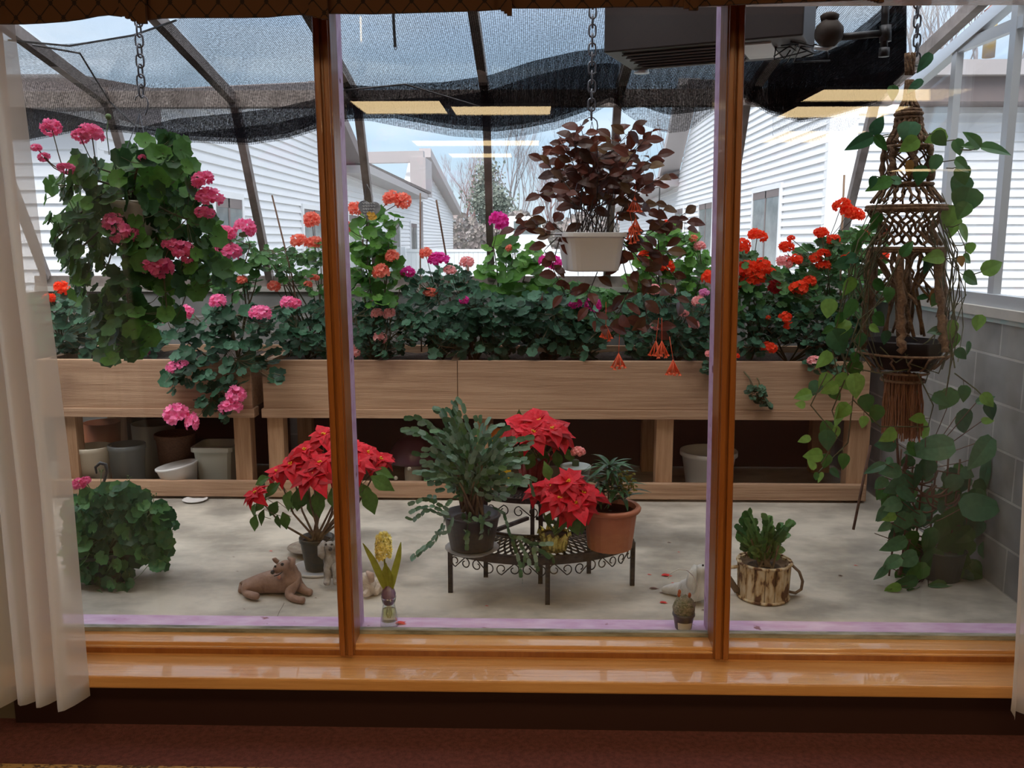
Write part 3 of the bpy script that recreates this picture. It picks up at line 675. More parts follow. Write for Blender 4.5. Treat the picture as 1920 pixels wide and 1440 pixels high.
topm = [(-20, 72), (40, 78), (80, 84), (130, 82), (190, 76), (250, 64), (300, 50), (335, 36), (350, 20), (380, -60), (1400, -60), (1530, -40), (1560, 10), (1600, -60), (1720, -60)]
botm = [(-20, 262), (45, 267), (100, 256), (150, 246), (230, 248), (290, 258), (350, 267), (467, 272), (540, 262), (600, 243), (640, 228), (690, 226), (740, 236), (850, 256), (930, 261), (985, 254), (1040, 243), (1090, 226), (1148, 193), (1170, 212), (1200, 232), (1250, 250), (1290, 246), (1340, 208), (1370, 190), (1396, 186), (1440, 214), (1500, 230), (1560, 222), (1640, 198), (1690, 150), (1720, 100)]
cloth('upper_panel', M_BLACKNET, topm, botm, (-20, 1700), 0, .02, sc, 30, 1)
fold = [(-20, 205), (40, 200), (120, 212), (200, 232), (260, 240), (330, 222), (440, 212), (520, 202), (590, 186), (640, 158), (700, 162), (770, 156), (830, 154), (915, 142), (1000, 114), (1080, 96), (1140, 90), (1300, 110), (1400, 80), (1450, 100), (1530, 95), (1600, 60), (1650, 20), (1700, -40)]
bot2 = [(a, c-(4 if not 700 < a < 1100 else 14)-(30 if 1170 < a < 1330 else 0)) for a, c in botm]
cloth('folded_edge', M_NET2, fold, bot2, (-20, 1700), .05, .03, sc, 16, 2)
fold3 = [(a, c+(28 if a < 1380 else 20)) for a, c in fold]
cloth('folded_edge', M_NET2, [(a, min(c, interp(bot2, a)-8)) for a, c in fold3], [(a, c-4) for a, c in bot2], (1380, 1700), .09, .03, sc, 12, 3)
cloth('folded_edge', M_NET2, [(a, min(c, interp(bot2, a)-10)) for a, c in fold3], [(a, c-8) for a, c in bot2], (250, 1160), .09, .03, sc, 12, 6)
cloth('folded_edge', M_NET2, [(1440, 110), (1530, 105), (1610, 70), (1700, 50)], [(1440, 205), (1500, 220), (1560, 214), (1640, 190), (1700, 120)], (1440, 1698), .12, .02, sc, 10, 4)
cloth('sheer_flap', M_NET3, [(1448, 212), (1500, 226), (1570, 218), (1650, 192)], [(1448, 262), (1500, 268), (1560, 262), (1600, 235), (1650, 195)], (1448, 1650), .02, .02, sc, 8, 5, ).__setitem__('label', 'pale see-through flap under the black net')
for pts in ([(60, 84), (150, 100), (205, 190), (258, 240)], [(330, 38), (250, 66), (130, 86), (15, 75)], [(640, 170), (760, 158), (900, 200)]):
    b = MB(); b.tube([P(x, y, ycl(y)-.02) for x, y in pts], .005, 5); b.build('cord', M_IRON, sc)

# ================================================================ CHAINS, HEATER, PIPES
def link_pts(c, L, w, ax):
    pts = []
    for k in range(16):
        t = 2*pi*k/16; x = w*cos(t); z = (L/2-w)*(1 if sin(t) > 0.01 else (-1 if sin(t) < -.01 else 0))+w*sin(t)
        pts.append(c+Vector((x if ax else x*.15, x*.15 if ax else x, z)))
    return pts
def chain(label, p0, p1, pitch, hook=None):
    p0 = Vector(p0); p1 = Vector(p1); root = thing('hanging_chain', label, 'chain', p1); n = int((p0-p1).length/pitch)
    for k in range(n):
        c = p0.lerp(p1, (k+.5)/n); b = MB(); b.tube(link_pts(c, pitch*1.42, pitch*.40, k % 2), pitch*.105, 6, closed=True); b.build('link', M_CHAIN, root, True)
    if hook:
        b = MB(); q = p1; s = hook
        b.tube([q+Vector((s*x, 0, s*z)) for x, z in ((-.5, -.35), (-.45, -.1), (-.2, .08), (.15, .05), (.42, -.2), (.5, -.6), (.42, -1.0), (.2, -1.5))], s*.05, 6); b.build('hook', M_CHAIN, root, True)
chain('grey steel chain with an empty S hook hanging at the left', P(257, -30, 3.6), P(265, 180, 3.6), .036, .05)
chain('grey steel chain carrying the white pot of dark red leaves', P(1112, -40, 3.6), P(1109, 222, 3.6), .034, .05)
chain('steel chain carrying the macrame plant hanger', P(1721, -60, 3.5), P(1719, 120, 3.5), .034)
rod = thing('hanging_rod', 'short dark metal rod hanging from the roof above the middle pane', 'rod', P(741, 90, 3.5))
b = MB(); b.tube([P(736, -20, 3.5), P(738, 40, 3.5), P(741, 88, 3.5)], .006, 6); b.build('rod', M_IRON, rod); b = MB(); b.tube(link_pts(P(742, 90, 3.5), .012, .004, 1), .0015, 5, closed=True); b.build('eyelet', M_CHAIN, rod)

ht = thing('unit_heater', 'dark brown box heater with a louvred underside hanging from the roof', 'heater', P(1330, 90, 3.5))
M_HEAT = mat('dark brown enamel', (.030, .022, .022), .5); M_HGREY = mat('grey heater plate', (.20, .18, .17), .5, .3)
zb = 2.24
def onz(px, py, z): return PF(px, py, z)
A = onz(1132, 99, zb); Bq = onz(1506, 66, zb); dirx = (Bq-A); wd = dirx.length; dx = dirx.normalized(); dyv = Vector((-dx.y, dx.x, 0)); D = .42
def hp(u, v, z): return A+dx*u+dyv*v+Vector((0, 0, z-zb))
b = MB(); b.hexa([hp(0, 0, zb), hp(wd, 0, zb), hp(wd, D, zb), hp(0, D, zb)], [hp(0, 0, 2.55), hp(wd, 0, 2.55), hp(wd, D, 2.55), hp(0, D, 2.55)]); b.build('casing', M_HEAT, ht, bevel=.006)
b = MB()
for k in range(6):
    v = .05+k*.058; b.hexa([hp(.06, v, zb-.010), hp(wd*.66, v, zb-.010), hp(wd*.66, v+.042, zb-.002), hp(.06, v+.042, zb-.002)], [hp(.06, v, zb-.004), hp(wd*.66, v, zb-.004), hp(wd*.66, v+.042, zb+.002), hp(.06, v+.042, zb+.002)])
b.build('louvre', M_HGREY, ht)
b = MB(); b.hexa([hp(wd*.68, .06, zb-.006), hp(wd*.84, .06, zb-.006), hp(wd*.84, .34, zb-.006), hp(wd*.68, .34, zb-.006)], [hp(wd*.68, .06, zb), hp(wd*.84, .06, zb), hp(wd*.84, .34, zb), hp(wd*.68, .34, zb)]); b.build('light_plate', mat('pale plate', (.55, .53, .50), .4), ht)
b = MB(); c = hp(.04, D+.0, zb-.012); b.lathe(c, [(.035, 0), (.03, .015), (.0, .02)], 16); b.build('reflector_cap', M_ALU, ht, True)
b = MB(); random.seed(4)
for k in range(6):
    u = wd*.86+random.uniform(0, .1); p = [hp(u+random.uniform(-.05, .1), random.uniform(.05, .35), zb-random.uniform(-.01, .05)) for _ in range(5)]; b.tube(p, .003, 5)
b.build('wiring', M_IRON, ht, True)
pp = thing('gas_pipe', 'black iron pipe with a valve running right from the heater', 'pipe', P(1640, 60, 3.3))
b = MB(); b.tube([P(1570, 70, 3.4), P(1662, 62, 3.4)], .013, 8); b.tube([P(1662, -40, 3.4), P(1657, 100, 3.4)], .014, 8); b.tube([P(1660, 48, 3.4), P(1660, 78, 3.4)], .022, 8); b.tube([P(1658, 90, 3.4), P(1657, 106, 3.4)], .02, 8); b.build('pipe', M_IRON, pp, True)
M_VALVE = mat('bronze valve', (.03, .018, .012), .7, .2)
b = MB(); c = P(1554, 62, 3.4); b.tube([c+Vector((-.045, 0, .0)), c+Vector((-.02, 0, 0)), c+Vector((.02, 0, 0)), c+Vector((.045, 0, 0))], [.025, .05, .05, .028], 10); b.lathe(c+Vector((0, 0, .04)), [(.03, 0), (.035, .02), (.02, .03)], 10); b.build('valve', M_VALVE, pp, True)
b = MB(); b.tube([c+Vector((-.05, 0, -.05)), c+Vector((0, 0, -.055)), c+Vector((.03, 0, -.04))], .008, 6); b.build('valve_tag', M_ALU, pp, True)

# ================================================================ BENCHES
YBF = 4.95
M_SHADESHEET = mat('black shade sheet', (.012, .011, .013), .6)
def bench(label, pl, pr, legs, joint=None, name='planter_bench'):
    x0 = P(pl, 720, YBF).x; x1 = P(pr, 720, YBF).x
    zt = P(960, 677, YBF).z; zm = P(960, 768, YBF).z; zr = P(960, 785, YBF).z; z1 = P(960, 905, YBF).z; z0 = P(960, 934, YBF).z
    root = thing(name, label, 'planter', ((x0+x1)/2, YBF, 0), 'wooden planter benches')
    xj = [x0, x1] if not joint else [x0, P(joint, 720, YBF).x, x1]
    for i in range(len(xj)-1):
        b = MB(); b.box(xj[i]+.001, xj[i+1]-.002, YBF, YBF+.04, zm, zt); b.build('front_board', M_BENCH, root, bevel=.003)
        b = MB(); b.box(xj[i+1]-.045, xj[i+1]-.005, YBF+.04, 5.68, zm, zt-.01); b.build('divider', M_BENCH, root)
    b = MB(); b.box(x0, x0+.04, YBF+.04, 5.68, zm, zt-.004); b.build('end_board', M_BENCH, root)
    b = MB(); b.box(x0, x1, 5.68, 5.72, zm, zt); b.build('back_board', M_BENCH, root)
    b = MB(); b.box(x0-.01, x1+.01, YBF-.012, YBF+.08, zr, zm); b.build('rail', M_BENCH, root, bevel=.003)
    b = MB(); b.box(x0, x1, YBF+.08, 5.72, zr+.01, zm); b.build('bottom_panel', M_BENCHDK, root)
    b = MB(); b.box(x0-.01, x1+.01, YBF-.01, YBF+.03, z0, z1); b.build('lower_rail', M_BENCH, root, bevel=.003)
    b = MB(); b.box(x0+.01, x1-.01, 5.725, 5.735, 0.01, zr); b.build('shade_sheet', M_SHADESHEET, root, label='black shade sheet added to darken the space under the bench')  # near-black sheet stands in for the shade below the bench
    for (a, c) in legs:
        xa, xb = P(a, 840, YBF+.03).x, P(c, 840, YBF+.03).x
        b = MB(); b.box(xa, xb, YBF+.03, YBF+.12, 0, zr); b.build('leg', M_BENCHV, root, bevel=.003)
        b = MB(); b.box(xa, xb, 5.62, 5.70, 0, zr); b.build('leg', M_BENCHV, root)
    b = MB(); n = 40
    xs0, xs1 = x0+.042, x1-.046
    for i in range(n+1):
        for j in range(9):
            b.v.append((xs0+(xs1-xs0)*i/n, YBF+.042+(5.678-YBF-.042)*j/8, zt-.045+random.uniform(-.012, .02)))
    for i in range(n):
        for j in range(8): a = i*9+j; b.f.append((a, a+9, a+10, a+1))
    b.build('soil', M_SOIL, root, True)
bench('rough pine planter bench on legs at the left, partly behind the curtain', 70, 472, [(105, 145), (440, 471)])
bench('long rough pine planter bench on legs from the middle to the right', 492, 1632, [(503, 533), (890, 915), (1230, 1262), (1590, 1630)], 858)

# ================================================================ POTS
def potprof(rt, rb, h, th=.006, rim=.0, rimh=.02, fill=.85):
    p = [(rb*.9, 0), (rb, .004)]
    if rim: p += [(rb+(rt-rb)*(h-rimh)/h, h-rimh), (rt+rim, h-rimh+.002), (rt+rim, h-.003)]
    p += [(rt+(rim*.8), h), (rt-th, h), (rt-th-.004, h*fill)]
    return p
def pot(name, label, c, rt, rb, h, m, rim=0, rimh=.02, sq=0, group=None, cat='pot', soil=True, parts=None, n=36, rot=0, flute=0, fn=0, fill=.85):
    root = thing(name, label, cat, c, group) if not parts else parts
    b = MB(); b.lathe(c, potprof(rt, rb, h, rim=rim, rimh=rimh, fill=fill), n, sq, rot, flute, fn)
    b.build('pot' if parts else 'body', m, root, not sq and not fn)
    if soil:
        b = MB(); k = 20; r = (rb+(rt-rb)*fill)*.97-.004; b.lathe(Vector(c)+Vector((0, 0, h*fill-.004)), [(r, 0), (r*.6, .006), (0, .010)], n, sq, rot); b.build('soil', M_SOIL, root, True)
    return root
M_CREAM = mat('cream plastic', (.58, .52, .42), .5); M_GREYP = mat('grey plastic', (.13, .145, .15), .5); M_TERRA = mat('terracotta', (.36, .115, .055), .6, 0, (.44, .16, .085), 6, (1, 1, 1), .05)
M_WHITEP = mat('white plastic', (.66, .65, .64), .4); M_OFFW = mat('grey white plastic', (.42, .43, .38), .6); M_DGREEN = mat('dark green plastic', (.025, .035, .032), .4); M_BLACKP = mat('black plastic', (.020, .020, .024), .35, 0, (.05, .055, .065), 12)
M_DARKPOT = mat('matte black pot', (.012, .011, .012), .9, spec=.1)
def wickermat():
    m = mat('brown wicker', (.10, .045, .025), .8, 0, (.22, .11, .06), 30, (3, 3, 9), .8, 60); return m
M_WICK = wickermat()
def under(name, label, pl, pr, ptop, Y, m, ratio=.8, rim=0, **k):
    c = P((pl+pr)/2, 900, Y); z = P(960, ptop, Y).z; r = S(P(960, 850, Y), (pr-pl)/2)
    return pot(name, label, (c.x, Y, 0), r-rim, (r-rim)*ratio, z, m, rim, .03, soil=False, **k)
under('plant_pot', 'cream plastic pot at the left end under the bench', 143, 212, 840, 5.10, M_CREAM, .8, .004, group='empty pots under the bench')
under('plant_pot', 'grey plastic pot beside the cream pot under the bench', 208, 276, 836, 5.12, M_GREYP, .85, .004, group='empty pots under the bench')
under('plant_pot', 'dim terracotta pot standing behind the cream and grey pots', 165, 232, 795, 5.42, M_TERRA, .8, .0, group='empty pots under the bench')
under('plant_pot', 'grey white rounded tub behind the grey pot and the wicker basket', 255, 333, 796, 5.47, M_OFFW, .9, .0, group='empty pots under the bench')
under('wicker_basket', 'dark brown wicker basket between the grey pot and the ribbed square planter', 296, 372, 815, 5.28, M_WICK, .75, .006, group=None)
under('plant_pot', 'ribbed cream square planter at the right end of the left bench', 372, 452, 834, 5.2, M_OFFW, .82, .012, sq=8, group='empty pots under the bench', rot=0)
# tilted white bowl
c = P(342, 893, 5.06); root = thing('plant_bowl', 'white plastic bowl lying tilted in front of the wicker basket', 'bowl', (c.x, 5.06, 0)); b = MB(); b.lathe((c.x, 5.06, 0), [(.085, .06), (.095, .065), (.118, .165), (.124, .167), (.124, .18), (.112, .18), (.1, .16)], 32)
mm = Matrix.Translation((c.x, 5.06, 0)) @ Matrix.Rotation(radians(-10), 4, 'Y') @ Matrix.Translation((-c.x, -5.06, 0)); b.v = [tuple(mm @ Vector(v)) for v in b.v]; b.build('body', M_WHITEP, root, True)
b = MB(); b.lathe((c.x, 5.06, 0.004), [(.09, 0), (.12, .05), (.10, .05)], 24); b.build('base_block', M_DGREEN, root, True, label='dark green upturned pot holding the bowl up')
c = PF(366, 939, 0); b = MB(); b.lathe((c.x, c.y, 0), [(.05, 0), (.072, .012), (.066, .012), (.05, .004)], 24); tag(b.build('saucer', M_WHITEP, None, True), 'small white saucer poking out under the lower rail of the left bench', 'saucer')
under('plant_pot', 'large white plastic tub under the bench beside the right mullion', 1274, 1380, 842, 5.25, M_WHITEP, .78, .008, group='empty pots under the bench')
under('plant_pot', 'small dim red pot under the bench behind the macrame tassel', 1600, 1645, 838, 5.45, M_TERRA, .8, 0, group='empty pots under the bench')
# toadstool ornament: purple cap with pale dots
c = P(775, 890, 5.25); tr = thing('toadstool_ornament', 'dark purple toadstool ornament with white dots under the bench', 'ornament', (c.x, 5.25, 0)); M_PURP = mat('dark purple glaze', (.085, .035, .055), .3)
b = MB(); b.lathe((c.x, 5.25, 0), [(.05, 0), (.055, .1), (.04, .2)], 20); b.build('stem', M_CREAM, tr, True)
b = MB(); r = S(c, 46); b.lathe((c.x, 5.25, .16), [(r*.3, .0), (r, .0), (r*1.02, .015), (r*.86, .08), (r*.55, .135), (r*.25, .155), (0, .16)], 28); b.build('cap', M_PURP, tr, True)
for px, py in ((748, 886), (770, 893), (774, 867)):
    q = P(px, py, 5.25); dx_ = q.x-c.x; z_ = q.z-.16; rr = interp([(0, r*1.02), (.08, r*.86), (.135, r*.55), (.16, 0)], max(0, z_)); yy = 5.25-sqrt(max(0, rr*rr-dx_*dx_)); b = MB(); b.ball((q.x, yy, q.z), .013, 10, 6, (1, .35, 1)); b.build('dot', M_CREAM, tr, True)
# yellow ornament behind the cactus
yl = thing('garden_ornament', 'bright yellow and orange ornament glimpsed behind the bushy cactus', 'ornament', P(945, 880, 5.12)); M_YEL = mat('yellow paint', (.80, .50, .02), .4); M_ORG = mat('orange paint', (.65, .18, .02), .4)
b = MB(); c = P(935, 875, 5.12); 
b.box(c.x-.045, c.x+.02, 5.10, 5.14, .0, P(0, 800, 5.1).z); b.box(c.x+.03, c.x+.075, 5.10, 5.14, 0, P(0, 865, 5.1).z); b.build('body', M_YEL, yl, bevel=.004)
b = MB(); b.ball(P(932, 812, 5.08), .042, 10, 8, (1, .5, .8)); b.ball(P(925, 862, 5.08), .026, 10, 8, (1, .6, 1)); b.build('head', M_ORG, yl, True)

# ================================================================ CORNER PLANT STAND
st = thing('corner_plant_stand', 'two tier black iron corner plant stand with scrollwork and lattice shelves', 'plant stand', (PF(1015, 1115).x, 3.75, 0))
fA, fB, fC = PF(845, 1110), PF(1022, 1132), PF(1185, 1097)
R1 = .555; mid = (fA+fC)/2; dch = (fC-fA).normalized(); nrm = Vector((-dch.y, dch.x, 0)); ap = mid+nrm*(R1*cos(pi/4)); ap.z = 0
a0 = atan2(fA.y-ap.y, fA.x-ap.x); a1 = atan2(fC.y-ap.y, fC.x-ap.x)
if a0 > a1: a0 -= 2*pi
R1 = ((fA-ap).length+(fC-ap).length)/2; Z1, Z2, R2, RI = .20, .375, .33, .30
def pol(r, t, z): a = a0+(a1-a0)*t; return Vector((ap.x+r*cos(a), ap.y+r*sin(a), z))
def arc(r, z, n=24): return [pol(r, k/n, z) for k in range(n+1)]
def shelf(r0, r1, z, nm):
    b = MB()
    for rr in (r0, r1):
        A_ = arc(rr, z)
        for k in range(24): b.bar(A_[k], A_[k+1], .012, .022)
    for t in (0, 1): b.bar(pol(r0, t, z), pol(r1, t, z), .016, .022)
    na = 26
    for k in range(na):
        for sgn in (1, -1):
            for h in range(3):
                t0 = k/na; dt = sgn/na
                ra = r0+(r1-r0)*h/3; rb = r0+(r1-r0)*(h+1)/3; ta = t0+dt*h; tb = t0+dt*(h+1)
                if -1e-6 <= ta <= 1 and -1e-6 <= tb <= 1: b.bar(pol(ra, ta, z+.004*sgn*0), pol(rb, tb, z), .0095, .004)
    b.build(nm, M_IRON, st)
shelf(RI, R1, Z1, 'lower_shelf'); shelf(.05, R2, Z2, 'upper_shelf')
b = MB(); A_ = arc(R1+.004, Z1-.012)
for k in range(24): b.bar(A_[k], A_[k+1], .006, .03)
b.build('front_band', M_IRON, st)
for t, r, z in ((0, R1, Z1), (.5, R1, Z1), (1, R1, Z1), (0, R2, Z2), (.5, R2, Z2), (1, R2, Z2), (.5, .03, Z2+.02)):
    q = pol(r, t, 0); b = MB(); b.box(q.x-.010, q.x+.010, q.y-.010, q.y+.010, 0 if r > R2+.01 or r < .1 else Z1*0, z); b.build('leg', M_IRON, st)
b = MB()
for t in (0, 1): b.bar(pol(.03, t, Z1), pol(R1, t, Z1), .016, .016)
b.bar(pol(.03, .5, Z2-.03), pol(R2, .5, Z2-.03), .012, .012); b.build('brace', M_IRON, st)
def scroll(r, z, t0, t1, h, flip):
    pts = []; n = 40
    for k in range(n+1):
        s = k/n; 
        # S-scroll: spiral, straight, spiral
        if s < .4: a = (1-s/.4)*pi*1.9; rr = h*.5*(.35+.65*s/.4); x_ = .25-rr*sin(a)*.5; y_ = -rr*cos(a)+h*.0
        elif s < .6: u = (s-.4)/.2; x_ = .25+.5*u; y_ = -h*.5+h*u
        else: a = ((s-.6)/.4)*pi*1.9; rr = h*.5*(1-.65*(s-.6)/.4); x_ = .75+rr*sin(a)*.5; y_ = rr*cos(a)
        x2 = .25+(x_-.25) if s < .4 else x_
        if s < .4: x_ = .25-(rr*sin(a))/((t1-t0)*r*(a1-a0)) 
        if s > .6: x_ = .75+(rr*sin(a))/((t1-t0)*r*(a1-a0))
        xx = x_ if not flip else 1-x_
        pts.append(pol(r, t0+(t1-t0)*xx, z+y_))
    return pts
b = MB()
for half in (0, 1):
    for k in range(4):
        t0 = half*.5+k*.125; b.tube(scroll(R1, Z1-.052, t0+.004, t0+.121, .050, (k+half) % 2), .0028, 5)
b.build('scrollwork', M_IRON, st, True)
b = MB()
for k in range(4): b.tube(scroll(R2, Z2-.05, k*.25+.01, k*.25+.24, .05, k % 2), .0028, 5)
b.build('scrollwork', M_IRON, st, True)

# ================================================================ STATUES
def skin(name, nodes, edges, m, parent, sub=2, floor=True):
    me = bpy.data.meshes.new(name); ks = list(nodes); me.from_pydata([tuple(nodes[k][0]) for k in ks], [(ks.index(a), ks.index(c)) for a, c in edges], []); me.update(); me.materials.append(m)
    o = bpy.data.objects.new(name, me); COL.objects.link(o)
    md = o.modifiers.new('skin', 'SKIN'); md.use_smooth_shade = True
    sv = me.skin_vertices[0].data if me.skin_vertices else None
    if sv is None:
        bpy.context.view_layer.objects.active = o; bpy.ops.mesh.customdata_skin_add(); sv = me.skin_vertices[0].data
    for i, k in enumerate(ks): sv[i].radius = (nodes[k][1], nodes[k][1]); sv[i].use_root = (i == 0)
    s = o.modifiers.new('sub', 'SUBSURF'); s.levels = sub; s.render_levels = sub
    o.parent = parent; o.matrix_parent_inverse = Matrix.Translation(-parent.location)
    return o
def pn(Y0, d):
    r = {}
    for k, (px, py, dy, rp) in d.items():
        q = P(px, py, Y0+dy); rr = S(q, rp); q.z = max(q.z, rr*.92); r[k] = (q, rr)
    return r
def blob(Y0, px, py, dy, rpx, m, nm, parent, sc_=(1, 1, 1)):
    q = P(px, py, Y0+dy); b = MB(); b.ball(q, S(q, rpx), 12, 8, sc_); return b.build(nm, m, parent, True)
M_DOG = mat('brown clay', (.23, .135, .10), .85, 0, (.31, .20, .155), 22, (1, 1, 1), .4, 60, c3=(.42, .31, .25), s3=30, thr3=(.68, .76)); M_EYE = mat('dark eye', (.012, .01, .01), .3)
Y0 = PF(515, 1116).y
dg = thing('dog_statue', 'brown dog statue lying on the concrete with its head raised', 'dog statue', (PF(515, 1116).x, Y0, 0))
nd = pn(Y0, {'rump': (478, 1096, .05, 25), 'back': (503, 1092, .05, 23), 'chest': (543, 1094, .03, 25), 'neck': (548, 1072, .01, 16), 'head': (538, 1058, -.01, 15), 'snout': (521, 1066, -.03, 9), 'nose': (512, 1072, -.035, 7),
      'sh1': (545, 1104, -.03, 14), 'el1': (540, 1119, -.05, 8.5), 'pw1': (558, 1125, -.08, 7), 'pt1': (572, 1127, -.09, 7.5), 'sh2': (557, 1096, .03, 13), 'el2': (571, 1108, .01, 8), 'pw2': (585, 1114, -.01, 7.5), 
      'th': (468, 1104, -.02, 18), 'kn': (458, 1112, -.03, 9), 'hk': (474, 1117, -.06, 8), 'hp': (487, 1119, -.07, 8), 'tl0': (455, 1108, .06, 8), 'tl1': (452, 1118, 0, 6)})
skin('body', nd, [('back', 'rump'), ('back', 'chest'), ('chest', 'neck'), ('neck', 'head'), ('head', 'snout'), ('snout', 'nose'), ('chest', 'sh1'), ('sh1', 'el1'), ('el1', 'pw1'), ('pw1', 'pt1'), ('chest', 'sh2'), ('sh2', 'el2'), ('el2', 'pw2'), ('rump', 'th'), ('th', 'kn'), ('kn', 'hk'), ('hk', 'hp'), ('rump', 'tl0'), ('tl0', 'tl1')], M_DOG, dg)
blob(Y0, 529, 1058, -.055, 3.2, M_EYE, 'eye', dg); blob(Y0, 516, 1062, -.045, 2.4, M_EYE, 'eye', dg); blob(Y0, 511, 1073, -.052, 4, M_EYE, 'nose', dg)
blob(Y0, 523, 1082, -.05, 4, mat('pink tongue', (.5, .22, .16), .5), 'tongue', dg, (.9, .6, 1.1))
b = MB()
b.tube([P(521, 1054, Y0-.015), P(515, 1049, Y0-.02), P(511, 1048, Y0-.03)], [.010, .010, .003], 7); b.build('ear', M_DOG, dg, True)
b = MB(); b.tube([P(541, 1046, Y0-.02), P(549, 1050, Y0-.035), P(548, 1062, Y0-.045), P(546, 1070, Y0-.04)], [.007, .014, .012, .004], 8); b.build('ear', M_DOG, dg, True)
b = MB(); b.tube([P(514, 1080, Y0-.05), P(522, 1078, Y0-.055), P(530, 1072, Y0-.055)], .0022, 5); b.build('mouth', M_EYE, dg, True)
# grey spaniel sitting behind the mullion
M_SPAN = mat('weathered grey stone', (.20, .18, .165), .9, 0, (.38, .36, .34), 26, (1, 1, 1), .6, 70)
Y0 = PF(620, 1100).y; sp = thing('dog_statue', 'grey spaniel statue sitting upright half hidden by the left mullion', 'dog statue', (PF(620, 1100).x, Y0, 0))
nd = pn(Y0, {'body': (622, 1060, .03, 16), 'hip': (630, 1085, .04, 18), 'chest': (620, 1045, .0, 14), 'neck': (620, 1033, -.01, 11), 'head': (617, 1020, -.01, 13), 'snout': (619, 1030, -.045, 8), 'l1': (614, 1065, -.03, 8), 'l2': (614, 1090, -.04, 7), 'p1': (612, 1098, -.055, 8), 'r1': (630, 1065, -.03, 8), 'r2': (631, 1090, -.04, 7), 'p2': (632, 1096, -.055, 8)})
skin('body', nd, [('body', 'hip'), ('body', 'chest'), ('chest', 'neck'), ('neck', 'head'), ('head', 'snout'), ('chest', 'l1'), ('l1', 'l2'), ('l2', 'p1'), ('chest', 'r1'), ('r1', 'r2'), ('r2', 'p2')], M_SPAN, sp)
blob(Y0, 619, 1030, -.064, 4, M_EYE, 'nose', sp); blob(Y0, 622, 1021, -.042, 2.3, M_EYE, 'eye', sp); blob(Y0, 611, 1021, -.042, 2.3, M_EYE, 'eye', sp)
b = MB(); b.tube([P(608, 1014, Y0-.02), P(602, 1026, Y0-.03), P(603, 1040, Y0-.03), P(606, 1048, Y0-.03)], [.008, .016, .018, .006], 8); b.build('ear', M_SPAN, sp, True)
b = MB(); b.tube([P(627, 1014, Y0-.02), P(634, 1026, Y0-.02), P(634, 1040, Y0-.02)], [.008, .016, .010], 8); b.build('ear', M_SPAN, sp, True)
# white puppy
M_PUP = mat('cream speckled clay', (.52, .43, .35), .9, 0, (.66, .58, .50), 45, (1, 1, 1), .9, 90)
Y0 = PF(690, 1116).y; pu = thing('dog_statue', 'small cream curly puppy statue lying behind the hyacinth vase', 'dog statue', (PF(690, 1116).x, Y0, 0))
nd = pn(Y0, {'body': (706, 1104, .04, 16), 'rump': (720, 1106, .07, 14), 'chest': (692, 1102, .01, 15), 'neck': (688, 1090, .0, 13), 'head': (686, 1081, -.01, 14), 'snout': (672, 1087, -.02, 9), 'p0': (690, 1112, -.03, 8), 'p1': (680, 1117, -.05, 6.5), 'p2': (705, 1116, -.02, 7)})
skin('body', nd, [('body', 'rump'), ('body', 'chest'), ('chest', 'neck'), ('neck', 'head'), ('head', 'snout'), ('chest', 'p0'), ('p0', 'p1'), ('body', 'p2')], M_PUP, pu)
blob(Y0, 676, 1081, -.045, 3, M_EYE, 'eye', pu); blob(Y0, 667, 1086, -.04, 3, M_EYE, 'nose', pu)
b = MB(); b.tube([P(688, 1072, Y0-.03), P(695, 1078, Y0-.045), P(697, 1090, Y0-.04)], [.007, .016, .012], 8); b.build('ear', mat('pinkish ear', (.50, .36, .29), .9), pu, True)
# pale statue at the right mullion
M_PALE = mat('pale weathered stone', (.46, .46, .44), .9, 0, (.62, .62, .61), 12, (2, 2, .7), .5, 40, c3=(.24, .23, .20), s3=14, thr3=(.62, .72))
Y0 = PF(1305, 1130).y; ps = thing('dog_statue', 'pale stone dog statue with long ears half hidden by the right mullion', 'dog statue', (PF(1305, 1130).x, Y0, 0))
nd = pn(Y0, {'body': (1298, 1108, .03, 20), 'rump': (1266, 1110, .08, 13), 'tail': (1240, 1106, .1, 6), 'chest': (1312, 1105, -.0, 20), 'neck': (1310, 1085, -.01, 14), 'head': (1312, 1068, -.02, 15), 'snout': (1325, 1066, -.05, 8), 'p1': (1308, 1124, -.04, 9), 'p2': (1326, 1122, -.03, 9)})
skin('body', nd, [('body', 'rump'), ('rump', 'tail'), ('body', 'chest'), ('chest', 'neck'), ('neck', 'head'), ('head', 'snout'), ('chest', 'p1'), ('chest', 'p2')], M_PALE, ps)
blob(Y0, 1330, 1061, -.06, 4, M_EYE, 'nose', ps); blob(Y0, 1318, 1060, -.055, 2.2, M_EYE, 'eye', ps)
b = MB(); b.tube([P(1304, 1060, Y0-.03), P(1298, 1075, Y0-.05), P(1296, 1095, Y0-.05), P(1298, 1112, Y0-.045)], [.008, .02, .024, .010], 8); b.build('ear', M_PALE, ps, True)

